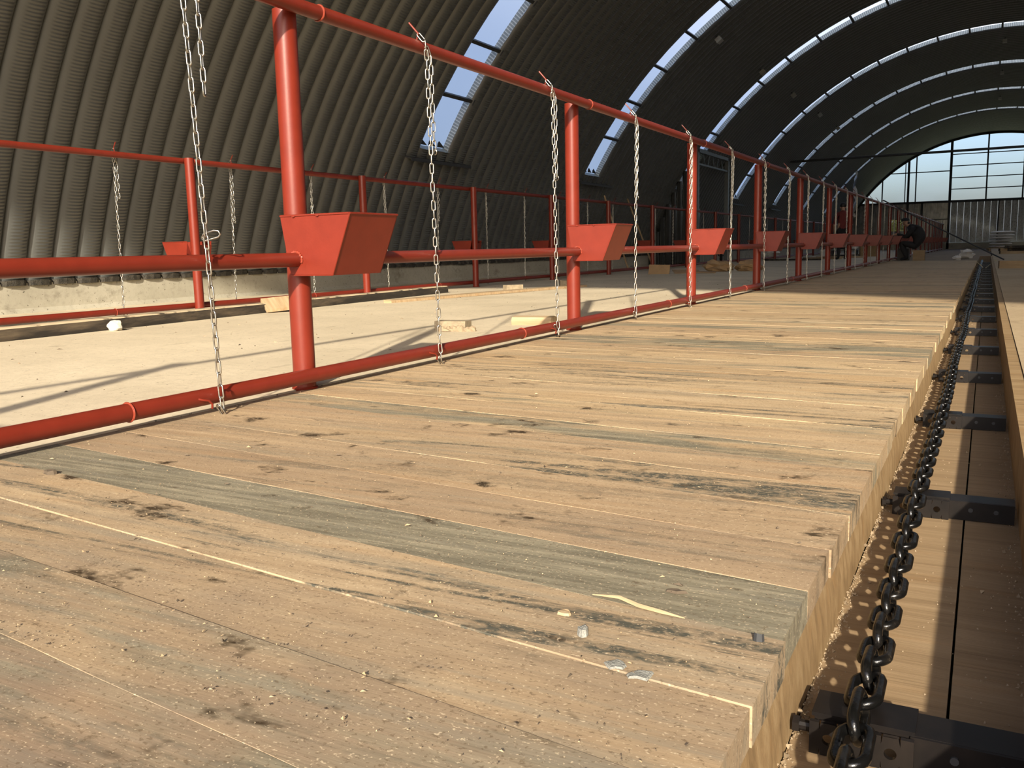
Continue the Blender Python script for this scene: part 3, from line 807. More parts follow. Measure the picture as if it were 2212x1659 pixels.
def tie_chain_frames(sg, ztop, zlow, dbl, sep, lean, bot, roll):
    """main strand and folded-back strand; local origin at the rail axis on the floor"""
    o = 0.044 * sg
    top = (0.012 * sg, -0.004, ztop + 0.052)
    main = [top, (o, 0.004, ztop + 0.012), (o, 0.012, ztop - 0.05), (o + 0.004 * sg, lean, zlow + 0.06), (o + 0.01 * sg, lean, bot), (o - 0.004 * sg, lean - 0.02, bot + 0.045)]
    back = [(o, 0.012, ztop - 0.005), (o + 0.006 * sg, 0.012 + sep, ztop - 0.06), (o + 0.003 * sg, 0.012 + sep * 0.9 + lean * dbl / 1.5, ztop - dbl)]
    return frames(main, CP, roll), frames(back, CP, roll + 0.15), back[-1]
RINGM = MB().ring((0, 0, 0), (0.5, 1, 0), 0.0135, 0.0026, 18, 6).mesh('end_ring', M_ZINC, 'all')
clipb = MB(); cl = [(-0.032, 0), (-0.02, 0.013), (0.02, 0.014), (0.034, 0.008), (0.036, -0.004), (0.026, -0.011), (-0.024, -0.011)]
clipb.tube([(x, 0, z) for x, z in cl + [cl[0]]], 0.0032, 8)
CLIPM = clipb.mesh('spring_clip', M_ZINC, 'all')
spec = {2: (0.40, 0.055, 0.05, 0.005, 0.25), 3: (0.46, 0.026, 0.035, 0.005, 0.66), 4: (0.50, 0.028, 0.03, 0.03, 0.66), 5: (0.56, 0.014, -0.02, 0.02, 0.70),
        6: (0.60, 0.018, 0.01, 0.01, 0.6), 7: (0.45, 0.022, -0.03, 0.02, 1.0), 8: (0.75, 0.018, 0.02, 0.01, 0.4), 9: (0.55, 0.026, -0.02, 0.02, 0.7)}
GRP1 = 'tie chains on the railing by the planks'
for i, y in enumerate(CH1):
    if i < 2: continue
    dbl, sep_, lean, bot, roll = spec.get(i, (random.uniform(0.4, 0.8), random.uniform(0.012, 0.028), random.uniform(-0.03, 0.03), 0.015, random.uniform(0.2, 1.1)))
    fa, fb, endp = tie_chain_frames(1, 1.481, 0.062, dbl, sep_, lean, bot, roll)
    if True: lab, gr = 'galvanised tie chain, %s from the camera on the railing beside the planks' % ordn(i - 1), GRP1
    else: lab, gr = 'distant galvanised tie chain at the far end of the plank-side railing', 'farthest tie chains on the railing by the planks'
    root = thing('tie_chain', lab, 'chain', (RX1, y, 0), gr)
    if i < 8:
        for mt in fa + fb:
            o = link('chain_link', LM_HI, root); o.matrix_local = mt
    else:
        for nm, fr in (('long_strand', fa), ('folded_strand', fb)):
            b = MB()
            for mt in fr: b.add([mt @ Vector(q) for q in LB_LO.v], LB_LO.f)
            b.build(nm, M_ZINC, root, 'all')['kind'] = 'stuff'
    if i != 2: link('end_ring', RINGM, root, Vector(endp) + Vector((0, 0.008, -0.012)))
    if i == 2: link('spring_clip', CLIPM, root, (0.05, 0.052, 0.612), (0.2, -0.25, 0.35))
for i, y in enumerate(CH2):
    dbl = random.uniform(0.35, 0.6); rl = random.uniform(0.2, 1.1)
    fa, fb, endp = tie_chain_frames(-1, 1.463, 0.068, dbl, random.uniform(0.015, 0.04), random.uniform(-0.03, 0.05), 0.03, rl)
    if True: lab, gr = 'galvanised tie chain, %s from the camera on the farther railing' % ordn(i + 1), 'tie chains on the farther railing'
    else: lab, gr = 'distant galvanised tie chain at the dark end of the farther railing', 'distant tie chains on the farther railing'
    root = thing('tie_chain', lab, 'chain', (X2 - 0.073, y, 0), gr)
    for nm, fr in (('long_strand', fa), ('folded_strand', fb)):
        b = MB()
        for mt in fr: b.add([mt @ Vector(q) for q in LB_LO.v], LB_LO.f)
        b.build(nm, M_ZINC, root, 'all')['kind'] = 'stuff'
    link('end_ring', RINGM, root, Vector(endp) + Vector((0, 0.008, -0.012)))

# ------------------------------------------------------------------ manure conveyor: heavy chain with paddles
cv = thing('manure_conveyor', 'heavy black link chain with steel paddles lying in the gutter', 'conveyor', (2.319, 0, TR_Z))
GP = 0.0795
GB = link_mesh('chain_link', GP, 0.0082, 0.057, 7, 10, M_BLACKCHAIN); GM = GB.mesh('chain_link', M_BLACKCHAIN, 'all')
PY0, PSTEP = 1.297, 1.31
def cz(y):                                      # the chain sags a little between the paddles
    ph = ((y - PY0 - 0.03) / PSTEP) % 1.0
    return 0.070 + 0.014 * (2 * abs(ph - 0.5)) ** 2.0
path = []
y = 0.35
while y < 33.2:
    path.append((0.004 * math.sin(y * 1.9), y, cz(y))); y += 0.05
cs = along(path, GP); far = MB()
for k, (c_, t) in enumerate(cs):
    z = t.normalized(); x = Vector((1, 0, 0)); x = (x - z * x.dot(z)).normalized(); yv = z.cross(x)
    an = (math.radians(80) if k % 2 else math.radians(-12)) + random.uniform(-0.07, 0.07)
    x2 = x * math.cos(an) + yv * math.sin(an); y2 = z.cross(x2)
    mt = Matrix(((x2.x, y2.x, z.x, c_.x), (x2.y, y2.y, z.y, c_.y), (x2.z, y2.z, z.z, c_.z), (0, 0, 0, 1)))
    if k < 230:
        o = link('chain_link', GM, cv); o.matrix_local = mt
    else:
        far.add([mt @ Vector(q) for q in GB.v], GB.f)
far.build('far_chain_links', M_BLACKCHAIN, cv, 'all')['kind'] = 'stuff'
def plate_holes(x0, x1, z0, z1, holes, r, y, t, n=16):
    """upright plate with round holes: grid of cells, a holed cell per hole"""
    b = MB(); cuts = [x0] + [h for pr in [(hx - r * 1.5, hx + r * 1.5) for hx in holes] for h in pr] + [x1]
    zc_ = (z0 + z1) / 2
    for q in range(len(cuts) - 1):
        xa, xb = cuts[q], cuts[q + 1]
        if q % 2 == 0:
            b.box(((xa + xb) / 2, y + t / 2, zc_), (xb - xa, t, z1 - z0))
        else:
            hx = (xa + xb) / 2; vs = []; fs = []
            hw, hh = (xb - xa) / 2, (z1 - z0) / 2
            for yy in (y, y + t):
                for k in range(n):
                    a = 2 * PI * k / n; vs.append((hx + r * math.cos(a), yy, zc_ + r * math.sin(a)))
                for k in range(n):
                    a = 2 * PI * k / n; ca, sa = math.cos(a), math.sin(a); sc_ = 1 / max(abs(ca) / hw, abs(sa) / hh)
                    vs.append((hx + ca * sc_, yy, zc_ + sa * sc_))
            for k in range(n):
                k2 = (k + 1) % n
                fs.append((k, n + k, n + k2, k2)); fs.append((2 * n + k, 2 * n + k2, 3 * n + k2, 3 * n + k))
                fs.append((k, k2, 2 * n + k2, 2 * n + k))
            b.add(vs, fs)
    return b
strap = plate_holes(-0.066, 0.074, 0.002, 0.052, (-0.040, 0.044), 0.0085, -0.020, 0.008).mesh('strap_plate', M_BLACKSTEEL)
ab = MB(); ab.box((0.148, 0.0, 0.026), (0.16, 0.008, 0.050)); ab.box((0.083, 0.036, 0.048), (0.29, 0.070, 0.007))
ang = ab.mesh('angle_bar', M_BLACKSTEEL)
cap = MB(); cap.box((0.004, 0.036, 0.054), (0.14, 0.074, 0.006)); capm = cap.mesh('strap_plate', M_BLACKSTEEL)
bolt = MB(); bolt.tube([(-0.062, 0.01, 0.027), (-0.087, 0.01, 0.027)], 0.0085, 10); bolt.tube([(-0.084, 0.01, 0.027), (-0.094, 0.01, 0.027)], 0.013, 6)
boltm = bolt.mesh('bolt', M_BLACKSTEEL)
nub = MB()
nub.tube([(0.0, -0.004, 0.03), (0.0, -0.008, 0.03)], 0.006, 10)
nubm = nub.mesh('plug', M_DARKSTEEL)
y = PY0
while y < 32.5:
    pd_ = link('paddle', ang, cv, (0, y, 0))
    for nm, me in (('strap_plate', strap), ('strap_plate', capm), ('bolt', boltm)): link(nm, me, pd_)
    for xx in (0.125, 0.185): link('plug', nubm, pd_, (xx, 0, 0))
    y += PSTEP

# ------------------------------------------------------------------ things lying on the feed passage
def solid(name, mb, mat, label, cat, loc, rot=(0, 0, 0), group=None, smooth=False):
    return tag(mb.build(name, mat, None, smooth, loc=loc, rot=rot), label, cat, group)
b = MB(); n_ = 24; prof_pts = []
for k in range(n_ + 1):
    y = -3.9 + 7.6 * k / n_
    j = 0.012 * noise.noise(Vector((y, 3, 0)))
    prof_pts.append(((0.004 * y, y, 0), (1, 0, 0), (0, 0, 1)))
b.prism([(-0.08, 0.0), (0.08, 0.0), (0.082, 0.05), (0.076, 0.082), (0.066, 0.090), (-0.068, 0.090), (-0.078, 0.082)], prof_pts)
solid('timber_beam', b, M_TIMBER, 'long dark stained timber beam lying on the floor before the farther railing', 'beam', (-3.72, 6.5, 0), (0, 0, math.radians(4.0)), smooth=True)
b = MB(); b.prism([(-0.06, 0), (0.06, 0), (0.06, 0.03), (-0.06, 0.034)], [((0, -1.95, 0), (1, 0, 0), (0, 0, 1)), ((0.01, 0, 0.004), (1, 0, 0), (0, 0, 1)), ((0, 1.95, 0.0), (1, 0, 0), (0, 0, 1))])
solid('board', b, M_WOOD, 'long pale pine board lying beside the dark beam', 'board', (-2.98, 9.95, 0.0), (0, 0, math.radians(-10)))
b = MB(); b.box((0, 0, 0), (0.22, 0.30, 0.034))
solid('board_offcut', b, M_WOOD, 'short pale board offcut leaning on the dark beam', 'offcut', (-3.585, 6.62, 0.078), (math.radians(4), math.radians(26), math.radians(-32)))
b = MB(); b.blob((0, 0, 0.035), (0.062, 0.05, 0.050), 4, 0.30, 16, 12, 1.6, -0.035)
solid('stone', b, M_STONE, 'rounded white stone lying against the dark beam', 'stone', (-3.42, 4.62, 0), smooth=True)
b = MB(); b.box((0, 0, 0.032), (0.232, 0.115, 0.064))
solid('brick', b, M_BRICK, 'grey brown brick lying on the floor with mortar lumps', 'brick', (-0.83, 5.33, 0), (0, 0, math.radians(8)))
b = MB()
for k in range(9): b.blob((-0.09 + k * 0.027, random.uniform(-0.02, 0.015), 0.008), (random.uniform(0.02, 0.045), 0.025, random.uniform(0.012, 0.032)), k, 0.6, 8, 5, 3, -0.008)
solid('mortar_lump', b, M_MORTAR, 'crumbled mortar heap in front of the grey brown brick', 'mortar', (-0.755, 5.23, 0), (0, 0, math.radians(10)))
b = MB()
b.prism([(-0.06, 0), (0.062, 0.0), (0.066, 0.02), (0.055, 0.055), (0.01, 0.064), (-0.05, 0.056), (-0.066, 0.03)],
        [((-0.155, 0, 0), (0, 1, 0), (0, 0, 1)), ((0, 0.006, 0.0), (0, 1.05, 0), (0, 0, 1)), ((0.155, 0, 0), (0, 1, 0), (0, 0, 1))])
solid('wood_block', b, M_WOOD, 'chunky pale wood block lying behind the lower rail', 'block', (-0.46, 5.86, 0), (0, 0, math.radians(4)))
b = MB(); b.box((0, 0, 0.035), (0.25, 0.12, 0.07))
solid('brick', b, M_BRICK, 'dusty brick lying near the end of the long dark beam', 'brick', (-3.3, 10.95, 0), (0, 0, math.radians(55)))
b = MB(); b.box((0, 0, 0.04), (0.3, 0.14, 0.08))
solid('brick', b, M_BRICK, 'dusty brick beside the long pale board', 'brick', (-3.05, 12.3, 0), (0, 0, math.radians(30)))
# cardboard and bags
for k, (x, y, w_, d_, rz, tl, lab) in enumerate(((-3.35, 17.35, 0.42, 0.30, 0.2, 0.30, 'upright flap of torn brown cardboard by the railing'), (-2.95, 17.9, 0.55, 0.35, 0.5, 0.06, 'flat torn cardboard sheet between the cardboard flap and the bags'),
                                                  (-2.55, 17.7, 0.5, 0.16, 0.1, 0.05, 'narrow strip of brown cardboard on the dusty floor'))):
    b = MB(); b.box((0, 0, 0), (w_, d_, 0.012))
    solid('cardboard_piece', b, M_CARD, lab, 'cardboard', (x, y, 0.02 + d_ / 2 * math.sin(tl)), (tl * 3, 0.03, rz))
for k, (x, y, sx_, lab) in enumerate(((-2.55, 18.9, 0.34, 'crumpled brown paper sack beside the torn cardboard'), (-1.95, 19.0, 0.28, 'smaller crumpled brown paper sack'))):
    b = MB(); b.blob((0, 0, 0.09), (sx_, 0.22, 0.13), k + 3, 0.55, 14, 9, 2.4, -0.09)
    solid('paper_sack', b, M_CARD, lab, 'sack', (x, y, 0), (0, 0, 0.4 * k))
# farther clutter in the dim part of the passage
b = MB()
for k in range(4): b.blob((random.uniform(-0.3, 0.3), random.uniform(-0.2, 0.2), 0.14 + 0.05 * k), (0.36, 0.28, 0.17), k + 11, 0.5, 12, 8, 2.0, -0.14 - 0.05 * k)
solid('plastic_bag', b, M_PAPER, 'crumpled white plastic bag heap on the dim passage floor', 'bag', (-5.0, 34.5, 0), smooth=True)
pail = thing('bucket', 'small white plastic bucket standing in the passage clutter', 'bucket', (-3.3, 37.5, 0))
b = MB(); b.tube([(0, 0, 0), (0, 0, 0.28)], [0.12, 0.15], 16); b.build('pail', M_PAPER, pail, True)
b = MB(); b.ring((0, 0, 0.28), (0, 0, 1), 0.15, 0.010, 18, 6); b.build('rim', M_PAPER, pail, True)
b = MB(); b.tube([(0.15 * math.cos(a), 0.0, 0.28 + 0.06 * math.sin(a)) for a in [PI * q / 10 for q in range(11)]], 0.006, 6); b.build('handle', M_DARKSTEEL, pail, True)
cb = thing('cardboard_box', 'open brown cardboard box behind the railing', 'box', (-1.55, 36.8, 0), rotz=0.2)
b = MB()
for (c_, d_) in (((0, -0.28, 0.29), (0.62, 0.012, 0.58)), ((0, 0.28, 0.29), (0.62, 0.012, 0.58)), ((-0.31, 0, 0.29), (0.012, 0.56, 0.58)), ((0.31, 0, 0.29), (0.012, 0.56, 0.58)), ((0, 0, 0.006), (0.62, 0.56, 0.012))): b.box(c_, d_)
b.build('carton', M_CARD, cb)
for sgn_ in (-1, 1):
    b = MB(); b.box((0, 0, 0), (0.60, 0.26, 0.008)); b.build('flap', M_CARD, cb, loc=(0, sgn_ * 0.40, 0.55), rot=(-sgn_ * 0.35, 0, 0))
b = MB(); b.box((0, 0, 0.57), (0.30, 0.2, 0.04)); b.build('paper_label', M_PAPER, cb)
for k in range(5):
    y = (30.5, 31.9, 33.0, 34.4, 39.2)[k]; x = (-3.2, -2.4, -2.8, -2.2, -2.7)[k]
    b = MB(); ln = random.uniform(1.2, 2.0); b.box((0, 0, 0.03), (ln, 0.14, 0.06))
    solid('scrap_board', b, M_BROWNWOOD if k % 2 else M_TIMBER, '%s loose dark scrap board from the camera on the dim passage floor' % ORD[k + 1], 'board', (x, y, 0), (0, 0, random.uniform(-0.5, 0.9)), 'scrap boards in the passage')
mc = thing('cutting_machine', 'dark metal workshop machine among the clutter in the passage', 'machine', (-2.9, 40.5, 0))
MB().box((0, 0, 0.25), (1.1, 0.6, 0.06)).build('table', M_BLUEGREY, mc)
for sx_ in (-1, 1):
    for sy_ in (-1, 1): MB().box((sx_ * 0.48, sy_ * 0.24, 0.11), (0.06, 0.06, 0.22)).build('leg', M_DARKSTEEL, mc)
b = MB(); b.tube([(-0.25, 0, 0.42), (0.25, 0, 0.42)], 0.14, 14); b.build('motor', M_DARKSTEEL, mc, True)
b = MB(); b.tube([(0.3, -0.02, 0.42), (0.3, 0.02, 0.42)], 0.24, 20); b.build('blade_guard', M_PAPER, mc, True)
wb = thing('wheelbarrow', 'black wheelbarrow with a rubber tyre behind the farther railing', 'wheelbarrow', (-5.45, 30.2, 0), rotz=0.3)
b = MB(); b.prism([(-0.28, 0.5), (0.28, 0.5), (0.36, 0.72), (-0.36, 0.72)], [((0, -0.35, 0), (1, 0, 0), (0, 0, 1)), ((0, 0.35, 0), (1, 0, 0), (0, 0, 1))]); b.build('tray', M_BLACKSTEEL, wb)
b = MB(); b.ring((0, 0.55, 0.19), (1, 0, 0), 0.15, 0.045, 22, 8); b.build('tyre', M_DARKSTEEL, wb, True)
b = MB(); b.tube([(-0.05, 0.55, 0.19), (0.05, 0.55, 0.19)], 0.08, 12); b.build('hub', M_PAPER, wb, True)
for sx_ in (-1, 1):
    b = MB(); b.tube([(sx_ * 0.07, 0.55, 0.19), (sx_ * 0.25, -0.2, 0.47), (sx_ * 0.29, -0.9, 0.62)], 0.018, 8); b.build('handle', M_DARKSTEEL, wb, True)
    b = MB(); b.tube([(sx_ * 0.24, -0.25, 0.48), (sx_ * 0.24, -0.35, 0.0)], 0.016, 8); b.build('leg', M_DARKSTEEL, wb, True)
for k, (y, dx, lab) in enumerate(((19.6, 0.45, 'first slanted wooden pole leaning on the arched wall behind the farther railing'), (21.4, 0.55, 'second slanted wooden pole leaning on the arched wall behind the farther railing'))):
    b = MB(); b.tube([(0, 0, 0.0), (-dx, -0.4, 1.75)], 0.022, 8)
    solid('leaning_pole', b, M_BROWNWOOD, lab, 'pole', (-5.05, y + 0.6, 0.0), smooth=True)

# ------------------------------------------------------------------ right and far end things
b = MB(); b.tube([(0, 0, 0), (-1.6, 1.0, 0.85), (-3.15, 2.0, 1.72)], 0.018, 8)
lp = tag(b.build('steel_rod', M_DARKSTEEL, None, True, loc=(2.84, 26.6, 0.02)), 'long thin steel rod propped slantwise across the railing over the gutter', 'rod')
b = MB(); b.box((0, 0, 0.07), (0.42, 0.16, 0.14))
solid('timber_block', b, M_BROWNWOOD, 'brown timber block lying beside the far part of the gutter', 'block', (2.86, 19.3, 0), (0, 0, 0.12))
b = MB(); b.blob((0, 0, 0.12), (0.20, 0.16, 0.16), 21, 0.6, 12, 8, 2.4, -0.12)
solid('plastic_bag', b, M_PAPER, 'small white plastic bag on the trodden boards by the gutter end', 'bag', (1.90, 30.1, 0), smooth=True)
b = MB(); b.blob((0, 0, 0.05), (0.11, 0.09, 0.07), 25, 0.5, 10, 7, 2.4, -0.05)
solid('paper_scrap', b, M_PAPER, 'small white paper scrap lying where the planks end', 'paper', (1.72, 27.6, 0), smooth=True)
b = MB(); b.tube([(-0.2, 0, 0.23), (-0.06, 0.05, 0.12), (0.02, 0.0, 0.02), (0.12, 0.06, 0.10), (0.28, 0.02, 0.24)], 0.010, 6)
solid('rope', b, M_ROPE, 'pale rope slung across the far end of the gutter', 'rope', (2.38, 25.2, TR_Z), smooth=True)
pl = thing('pallet', 'wooden pallet loaded with white sacks before the far gable', 'pallet', (3.0, 47.5, 0), rotz=0.1)
for k in range(5): MB().box((0, -0.4 + k * 0.2, 0.135), (1.2, 0.12, 0.025)).build('deck_board', M_WOOD, pl)
for sx_ in (-0.5, 0, 0.5): MB().box((sx_, 0, 0.06), (0.1, 1.0, 0.12)).build('bearer', M_BROWNWOOD, pl)
for k in range(6):
    b = MB(); b.blob((0, 0, 0.062), (0.52 - 0.03 * (k % 2), 0.36, 0.058), k + 31, 0.18, 14, 8, 1.5)
    solid('cement_sack', b, M_PAPER, '%s white sack counted upward on the pallet stack' % ORD[k + 1], 'sack', (3.0 + random.uniform(-0.05, 0.05), 47.5, 0.152 + k * 0.130), (0, 0, random.uniform(-0.1, 0.1)), 'sacks stacked on the pallet', True)
for k in range(6):
    b = MB(); b.box((0, 0, 0.05), (random.uniform(1.0, 1.6), 0.14, 0.10))
    solid('scrap_timber', b, M_TIMBER if k % 2 else M_WOOD, '%s piece counted upward in the scrap timber pile before the pallet' % ORD[k + 1], 'timber', (3.5 + 0.12 * (k % 2), 38.0 + (0.16 if k in (1, 4) else 0.32 if k == 2 else 0.08 if k == 3 else 0.0), 0.0 if k < 3 else 0.102 if k < 5 else 0.204), (0, 0, 0.02 * (k % 3)), 'scrap timber pile')
for k, (x, y) in enumerate(((-3.1, 20.48), (-3.1, 24.87), (-3.1, 29.17), (-3.1, 34.1), (-3.1, 38.4), (2.62, 34.6), (2.62, 41.0), (2.62, 48.2))):
    z = archz(x, R - 0.06)
    lm_ = thing('roof_lamp', '%s grey box lamp from the camera in the %s row under the roof' % (ORD[k + 1] if k < 5 else ORD[k - 4], 'lower' if k < 5 else 'ridge'), 'lamp', (x, y, z), 'box lamps under the roof')
    rt = math.atan2(x - XC, z - ZC)
    b = MB(); b.box((0, 0, -0.12), (0.13, 0.20, 0.10)); b.build('housing', M_GREY, lm_, rot=(0, rt, 0))
    b = MB(); b.tube([(0, 0, 0.0), (0, 0, -0.10)], 0.015, 6); b.build('bracket', M_DARKSTEEL, lm_, rot=(0, rt, 0))
# torn film hanging from the last skylight
b = MB(); vs = []; fs = []
for k in range(9):
    t_ = k / 8; wd_ = 0.55 * (1 - t_) ** 0.8 + 0.02
    for q in range(4): vs.append((0.12 * math.sin(k * 1.3 + q), -wd_ / 2 + wd_ * q / 3, -2.3 * t_ + 0.1 * math.sin(q * 2)))
for k in range(8):
    for q in range(3): fs.append((k * 4 + q, k * 4 + q + 1, k * 4 + q + 5, k * 4 + q + 4))
b.add(vs, fs)
th = math.radians(45); xx, zz = arch(th, R - 0.12)
solid('torn_film', b, M_PAPER, 'torn pale plastic film hanging from a far skylight strip', 'film', (xx, 52.2, zz), smooth=True)

# ------------------------------------------------------------------ tree outside behind the hatch
tr_o = thing('birch_tree', 'yellow leaved tree outside seen through the hatch in the far gable', 'tree', (-3.2, YEND + 4.0, -0.5))
b = MB(); b.tube([(0, 0, 0), (0.1, 0, 1.2), (0.0, 0.1, 2.3)], [0.12, 0.09, 0.04], 8); b.build('trunk', M_BARK, tr_o, True)
b = MB()
for k in range(2200):
    q = Vector((random.gauss(0, 0.6), random.gauss(0, 0.5), min(2.6, 1.9 + random.gauss(0, 0.45)))); s_ = random.uniform(0.06, 0.12)
    rt = Matrix.Rotation(random.random() * 6.3, 3, Vector((random.random() - .5, random.random() - .5, random.random() - .5)))
    b.add([q + rt @ Vector(d) * s_ for d in ((-1, 0, 0), (0, -.5, 0), (1, 0, 0), (0, .5, 0))], [(0, 1, 2, 3)])
b.build('foliage', M_LEAF, tr_o)['kind'] = 'stuff'

# ------------------------------------------------------------------ people
def body(name, joints, bones, root, mats, pick, parent):
    keys = list(joints); me = bpy.data.meshes.new(name)
    me.from_pydata([joints[k][0] for k in keys], [(keys.index(a), keys.index(b_)) for a, b_ in bones], [])
    o = bpy.data.objects.new(name, me); COL.objects.link(o)
    md = o.modifiers.new('skin', 'SKIN'); md.use_smooth_shade = True
    for i, k in enumerate(keys):
        sv = me.skin_vertices[0].data[i]; r_ = joints[k][1]
        sv.radius = r_ if isinstance(r_, tuple) else (r_, r_); sv.use_root = (k == root)
    sd = o.modifiers.new('sub', 'SUBSURF'); sd.levels = 2; sd.render_levels = 2
    dg = bpy.context.evaluated_depsgraph_get()
    nm = bpy.data.meshes.new_from_object(o.evaluated_get(dg)); nm.name = name
    bpy.data.objects.remove(o); bpy.data.meshes.remove(me)
    nm.materials.clear()
    for mt in mats: nm.materials.append(mt)
    segs = [(Vector(joints[a][0]), Vector(joints[b_][0]), pick(a, b_)) for a, b_ in bones]
    for p in nm.polygons:
        c_ = p.center; best = 1e9; bi = 0
        for a, b_, mi in segs:
            d = b_ - a; t = max(0, min(1, (c_ - a).dot(d) / max(d.length_squared, 1e-9))); ds = (a + d * t - c_).length
            if ds < best: best, bi = ds, mi
        p.material_index = bi; p.use_smooth = True
    return link(name, nm, parent)
def hand(j, bones, pre, wrist, direction, up, s=1.0):
    d = Vector(direction).normalized(); u_ = Vector(up).normalized(); sd = d.cross(u_).normalized(); wv_ = Vector(wrist)
    j[pre + 'palm'] = (tuple(wv_ + d * 0.07 * s), (0.034 * s, 0.020 * s)); bones.append((pre + 'wrist', pre + 'palm'))
    for f, (off, ln) in enumerate(((-0.030, 0.065), (-0.010, 0.075), (0.010, 0.072), (0.030, 0.055))):
        a = wv_ + d * 0.105 * s + sd * off * s; b1 = a + d * ln * 0.55 * s - u_ * 0.012; b2 = b1 + d * ln * 0.35 * s - u_ * 0.03
        j[pre + 'f%da' % f] = (tuple(a), 0.0095 * s); j[pre + 'f%db' % f] = (tuple(b1), 0.009 * s); j[pre + 'f%dc' % f] = (tuple(b2), 0.008 * s)
        bones += [(pre + 'palm', pre + 'f%da' % f), (pre + 'f%da' % f, pre + 'f%db' % f), (pre + 'f%db' % f, pre + 'f%dc' % f)]
    a = wv_ + d * 0.05 * s - sd * 0.04 * s; b1 = a + d * 0.045 * s - sd * 0.02 * s - u_ * 0.02
    j[pre + 'ta'] = (tuple(a), 0.011 * s); j[pre + 'tb'] = (tuple(b1), 0.009 * s)
    bones += [(pre + 'palm', pre + 'ta'), (pre + 'ta', pre + 'tb')]
def face(parent, c, fwd, s=1.0, mat=M_SKIN):
    f = Vector(fwd).normalized(); up = Vector((0, 0, 1)); up = (up - f * up.dot(f)).normalized(); sd = f.cross(up); c = Vector(c)
    b = MB(); q = c + f * 0.105 * s - up * 0.01; b.blob(q, (0.018, 0.018, 0.026), 1, 0.1, 8, 6); b.build('nose', mat, parent, True)
    for e in (-1, 1):
        b = MB(); q = c + f * 0.088 * s + sd * e * 0.034 * s + up * 0.02 * s; b.blob(q, (0.012, 0.012, 0.008), 1, 0, 8, 6); b.build('eye', M_HAIR, parent, True)
        b = MB(); q = c + sd * e * 0.082 * s - f * 0.005; b.blob(q, (0.016, 0.016, 0.032), 1, 0.1, 8, 6); b.build('ear', mat, parent, True)
    b = MB(); q = c + f * 0.092 * s - up * 0.052 * s; b.blob(q, (0.022, 0.022, 0.007), 1, 0, 8, 5); b.build('mouth', M_HAIR, parent, True)

# seated worker bent towards the railing, facing -x
PX, PY = 0.66, 27.75
p1 = thing('person', 'person in black work clothes and cap crouched on a low stool, working at the railing', 'person', (PX, PY, 0))
j = {'pelvis': ((0.10, 0, 0.45), (0.22, 0.20)), 'belly': ((0.13, 0, 0.60), (0.23, 0.20)), 'chest': ((0.03, 0, 0.80), (0.25, 0.20)), 'collar': ((-0.12, 0, 0.93), (0.14, 0.10)),
     'neck': ((-0.19, 0, 0.98), 0.065), 'skull': ((-0.28, 0, 1.04), (0.095, 0.10)), 'crown': ((-0.31, 0, 1.12), (0.085, 0.09))}
bn = [('pelvis', 'belly'), ('belly', 'chest'), ('chest', 'collar'), ('collar', 'neck'), ('neck', 'skull'), ('skull', 'crown')]
for sd_, e in (('l', -1), ('r', 1)):
    j.update({sd_ + 'hip': ((-0.02, e * 0.11, 0.42), 0.11), sd_ + 'knee': ((-0.38, e * 0.20, 0.50), 0.075), sd_ + 'shin': ((-0.28, e * 0.19, 0.27), 0.065), sd_ + 'ankle': ((-0.20, e * 0.18, 0.07), 0.05), sd_ + 'toe': ((-0.38, e * 0.19, 0.04), (0.05, 0.035)),
              sd_ + 'sho': ((-0.08, e * 0.21, 0.88), 0.085), sd_ + 'elbow': ((-0.24, e * 0.27, 0.66), 0.06), sd_ + 'fore': ((-0.36, e * 0.20, 0.70), 0.05), sd_ + 'wrist': ((-0.47, e * 0.13, 0.745), 0.034)})
    bn += [('pelvis', sd_ + 'hip'), (sd_ + 'hip', sd_ + 'knee'), (sd_ + 'knee', sd_ + 'shin'), (sd_ + 'shin', sd_ + 'ankle'), (sd_ + 'ankle', sd_ + 'toe'), ('collar', sd_ + 'sho'), (sd_ + 'sho', sd_ + 'elbow'), (sd_ + 'elbow', sd_ + 'fore'), (sd_ + 'fore', sd_ + 'wrist')]
    hand(j, bn, sd_, (-0.47, e * 0.13, 0.745), (-1, -e * 0.2, -0.1), (0, 0, 1))
def pk1(a, b_):
    if a in ('neck', 'skull') or 'palm' in b_ or a[1:] in ('palm', 'ta', 'f0a', 'f1a', 'f2a', 'f3a', 'f0b', 'f1b', 'f2b', 'f3b'): return 1
    return 0
body('body', j, bn, 'pelvis', [M_BLACKCLOTH, M_SKIN], pk1, p1)
face(p1, (-0.30, 0, 1.06), (-0.9, 0, -0.45), 1.0)
b = MB(); b.blob((-0.29, 0, 1.11), (0.115, 0.105, 0.085), 2, 0.05, 16, 10, 2.0, 0.0); b.build('cap', M_BLACKCLOTH, p1, True)
b = MB(); b.box((-0.40, 0, 1.085), (0.12, 0.15, 0.012), Matrix.Rotation(-0.4, 3, 'Y')); b.build('cap_peak', M_BLACKCLOTH, p1)
b = MB(); b.blob((-0.21, 0, 1.045), (0.05, 0.085, 0.05), 2, 0.1, 10, 8); b.build('hair', M_HAIR, p1, True)
st = thing('stool', 'low wooden stool made of boards under the crouched person', 'stool', (PX + 0.10, PY, 0))
MB().box((0, 0, 0.27), (0.34, 0.36, 0.035)).build('seat', M_BROWNWOOD, st)
for sy_ in (-1, 1): MB().box((0, sy_ * 0.13, 0.127), (0.30, 0.03, 0.254)).build('leg', M_BROWNWOOD, st)
b = MB(); b.box((0, 0, 0.17), (0.30, 0.42, 0.34)); 
tb = thing('tool_case', 'black tool case standing on the floor by the railing before the person', 'case', (0.30, 28.6, 0))
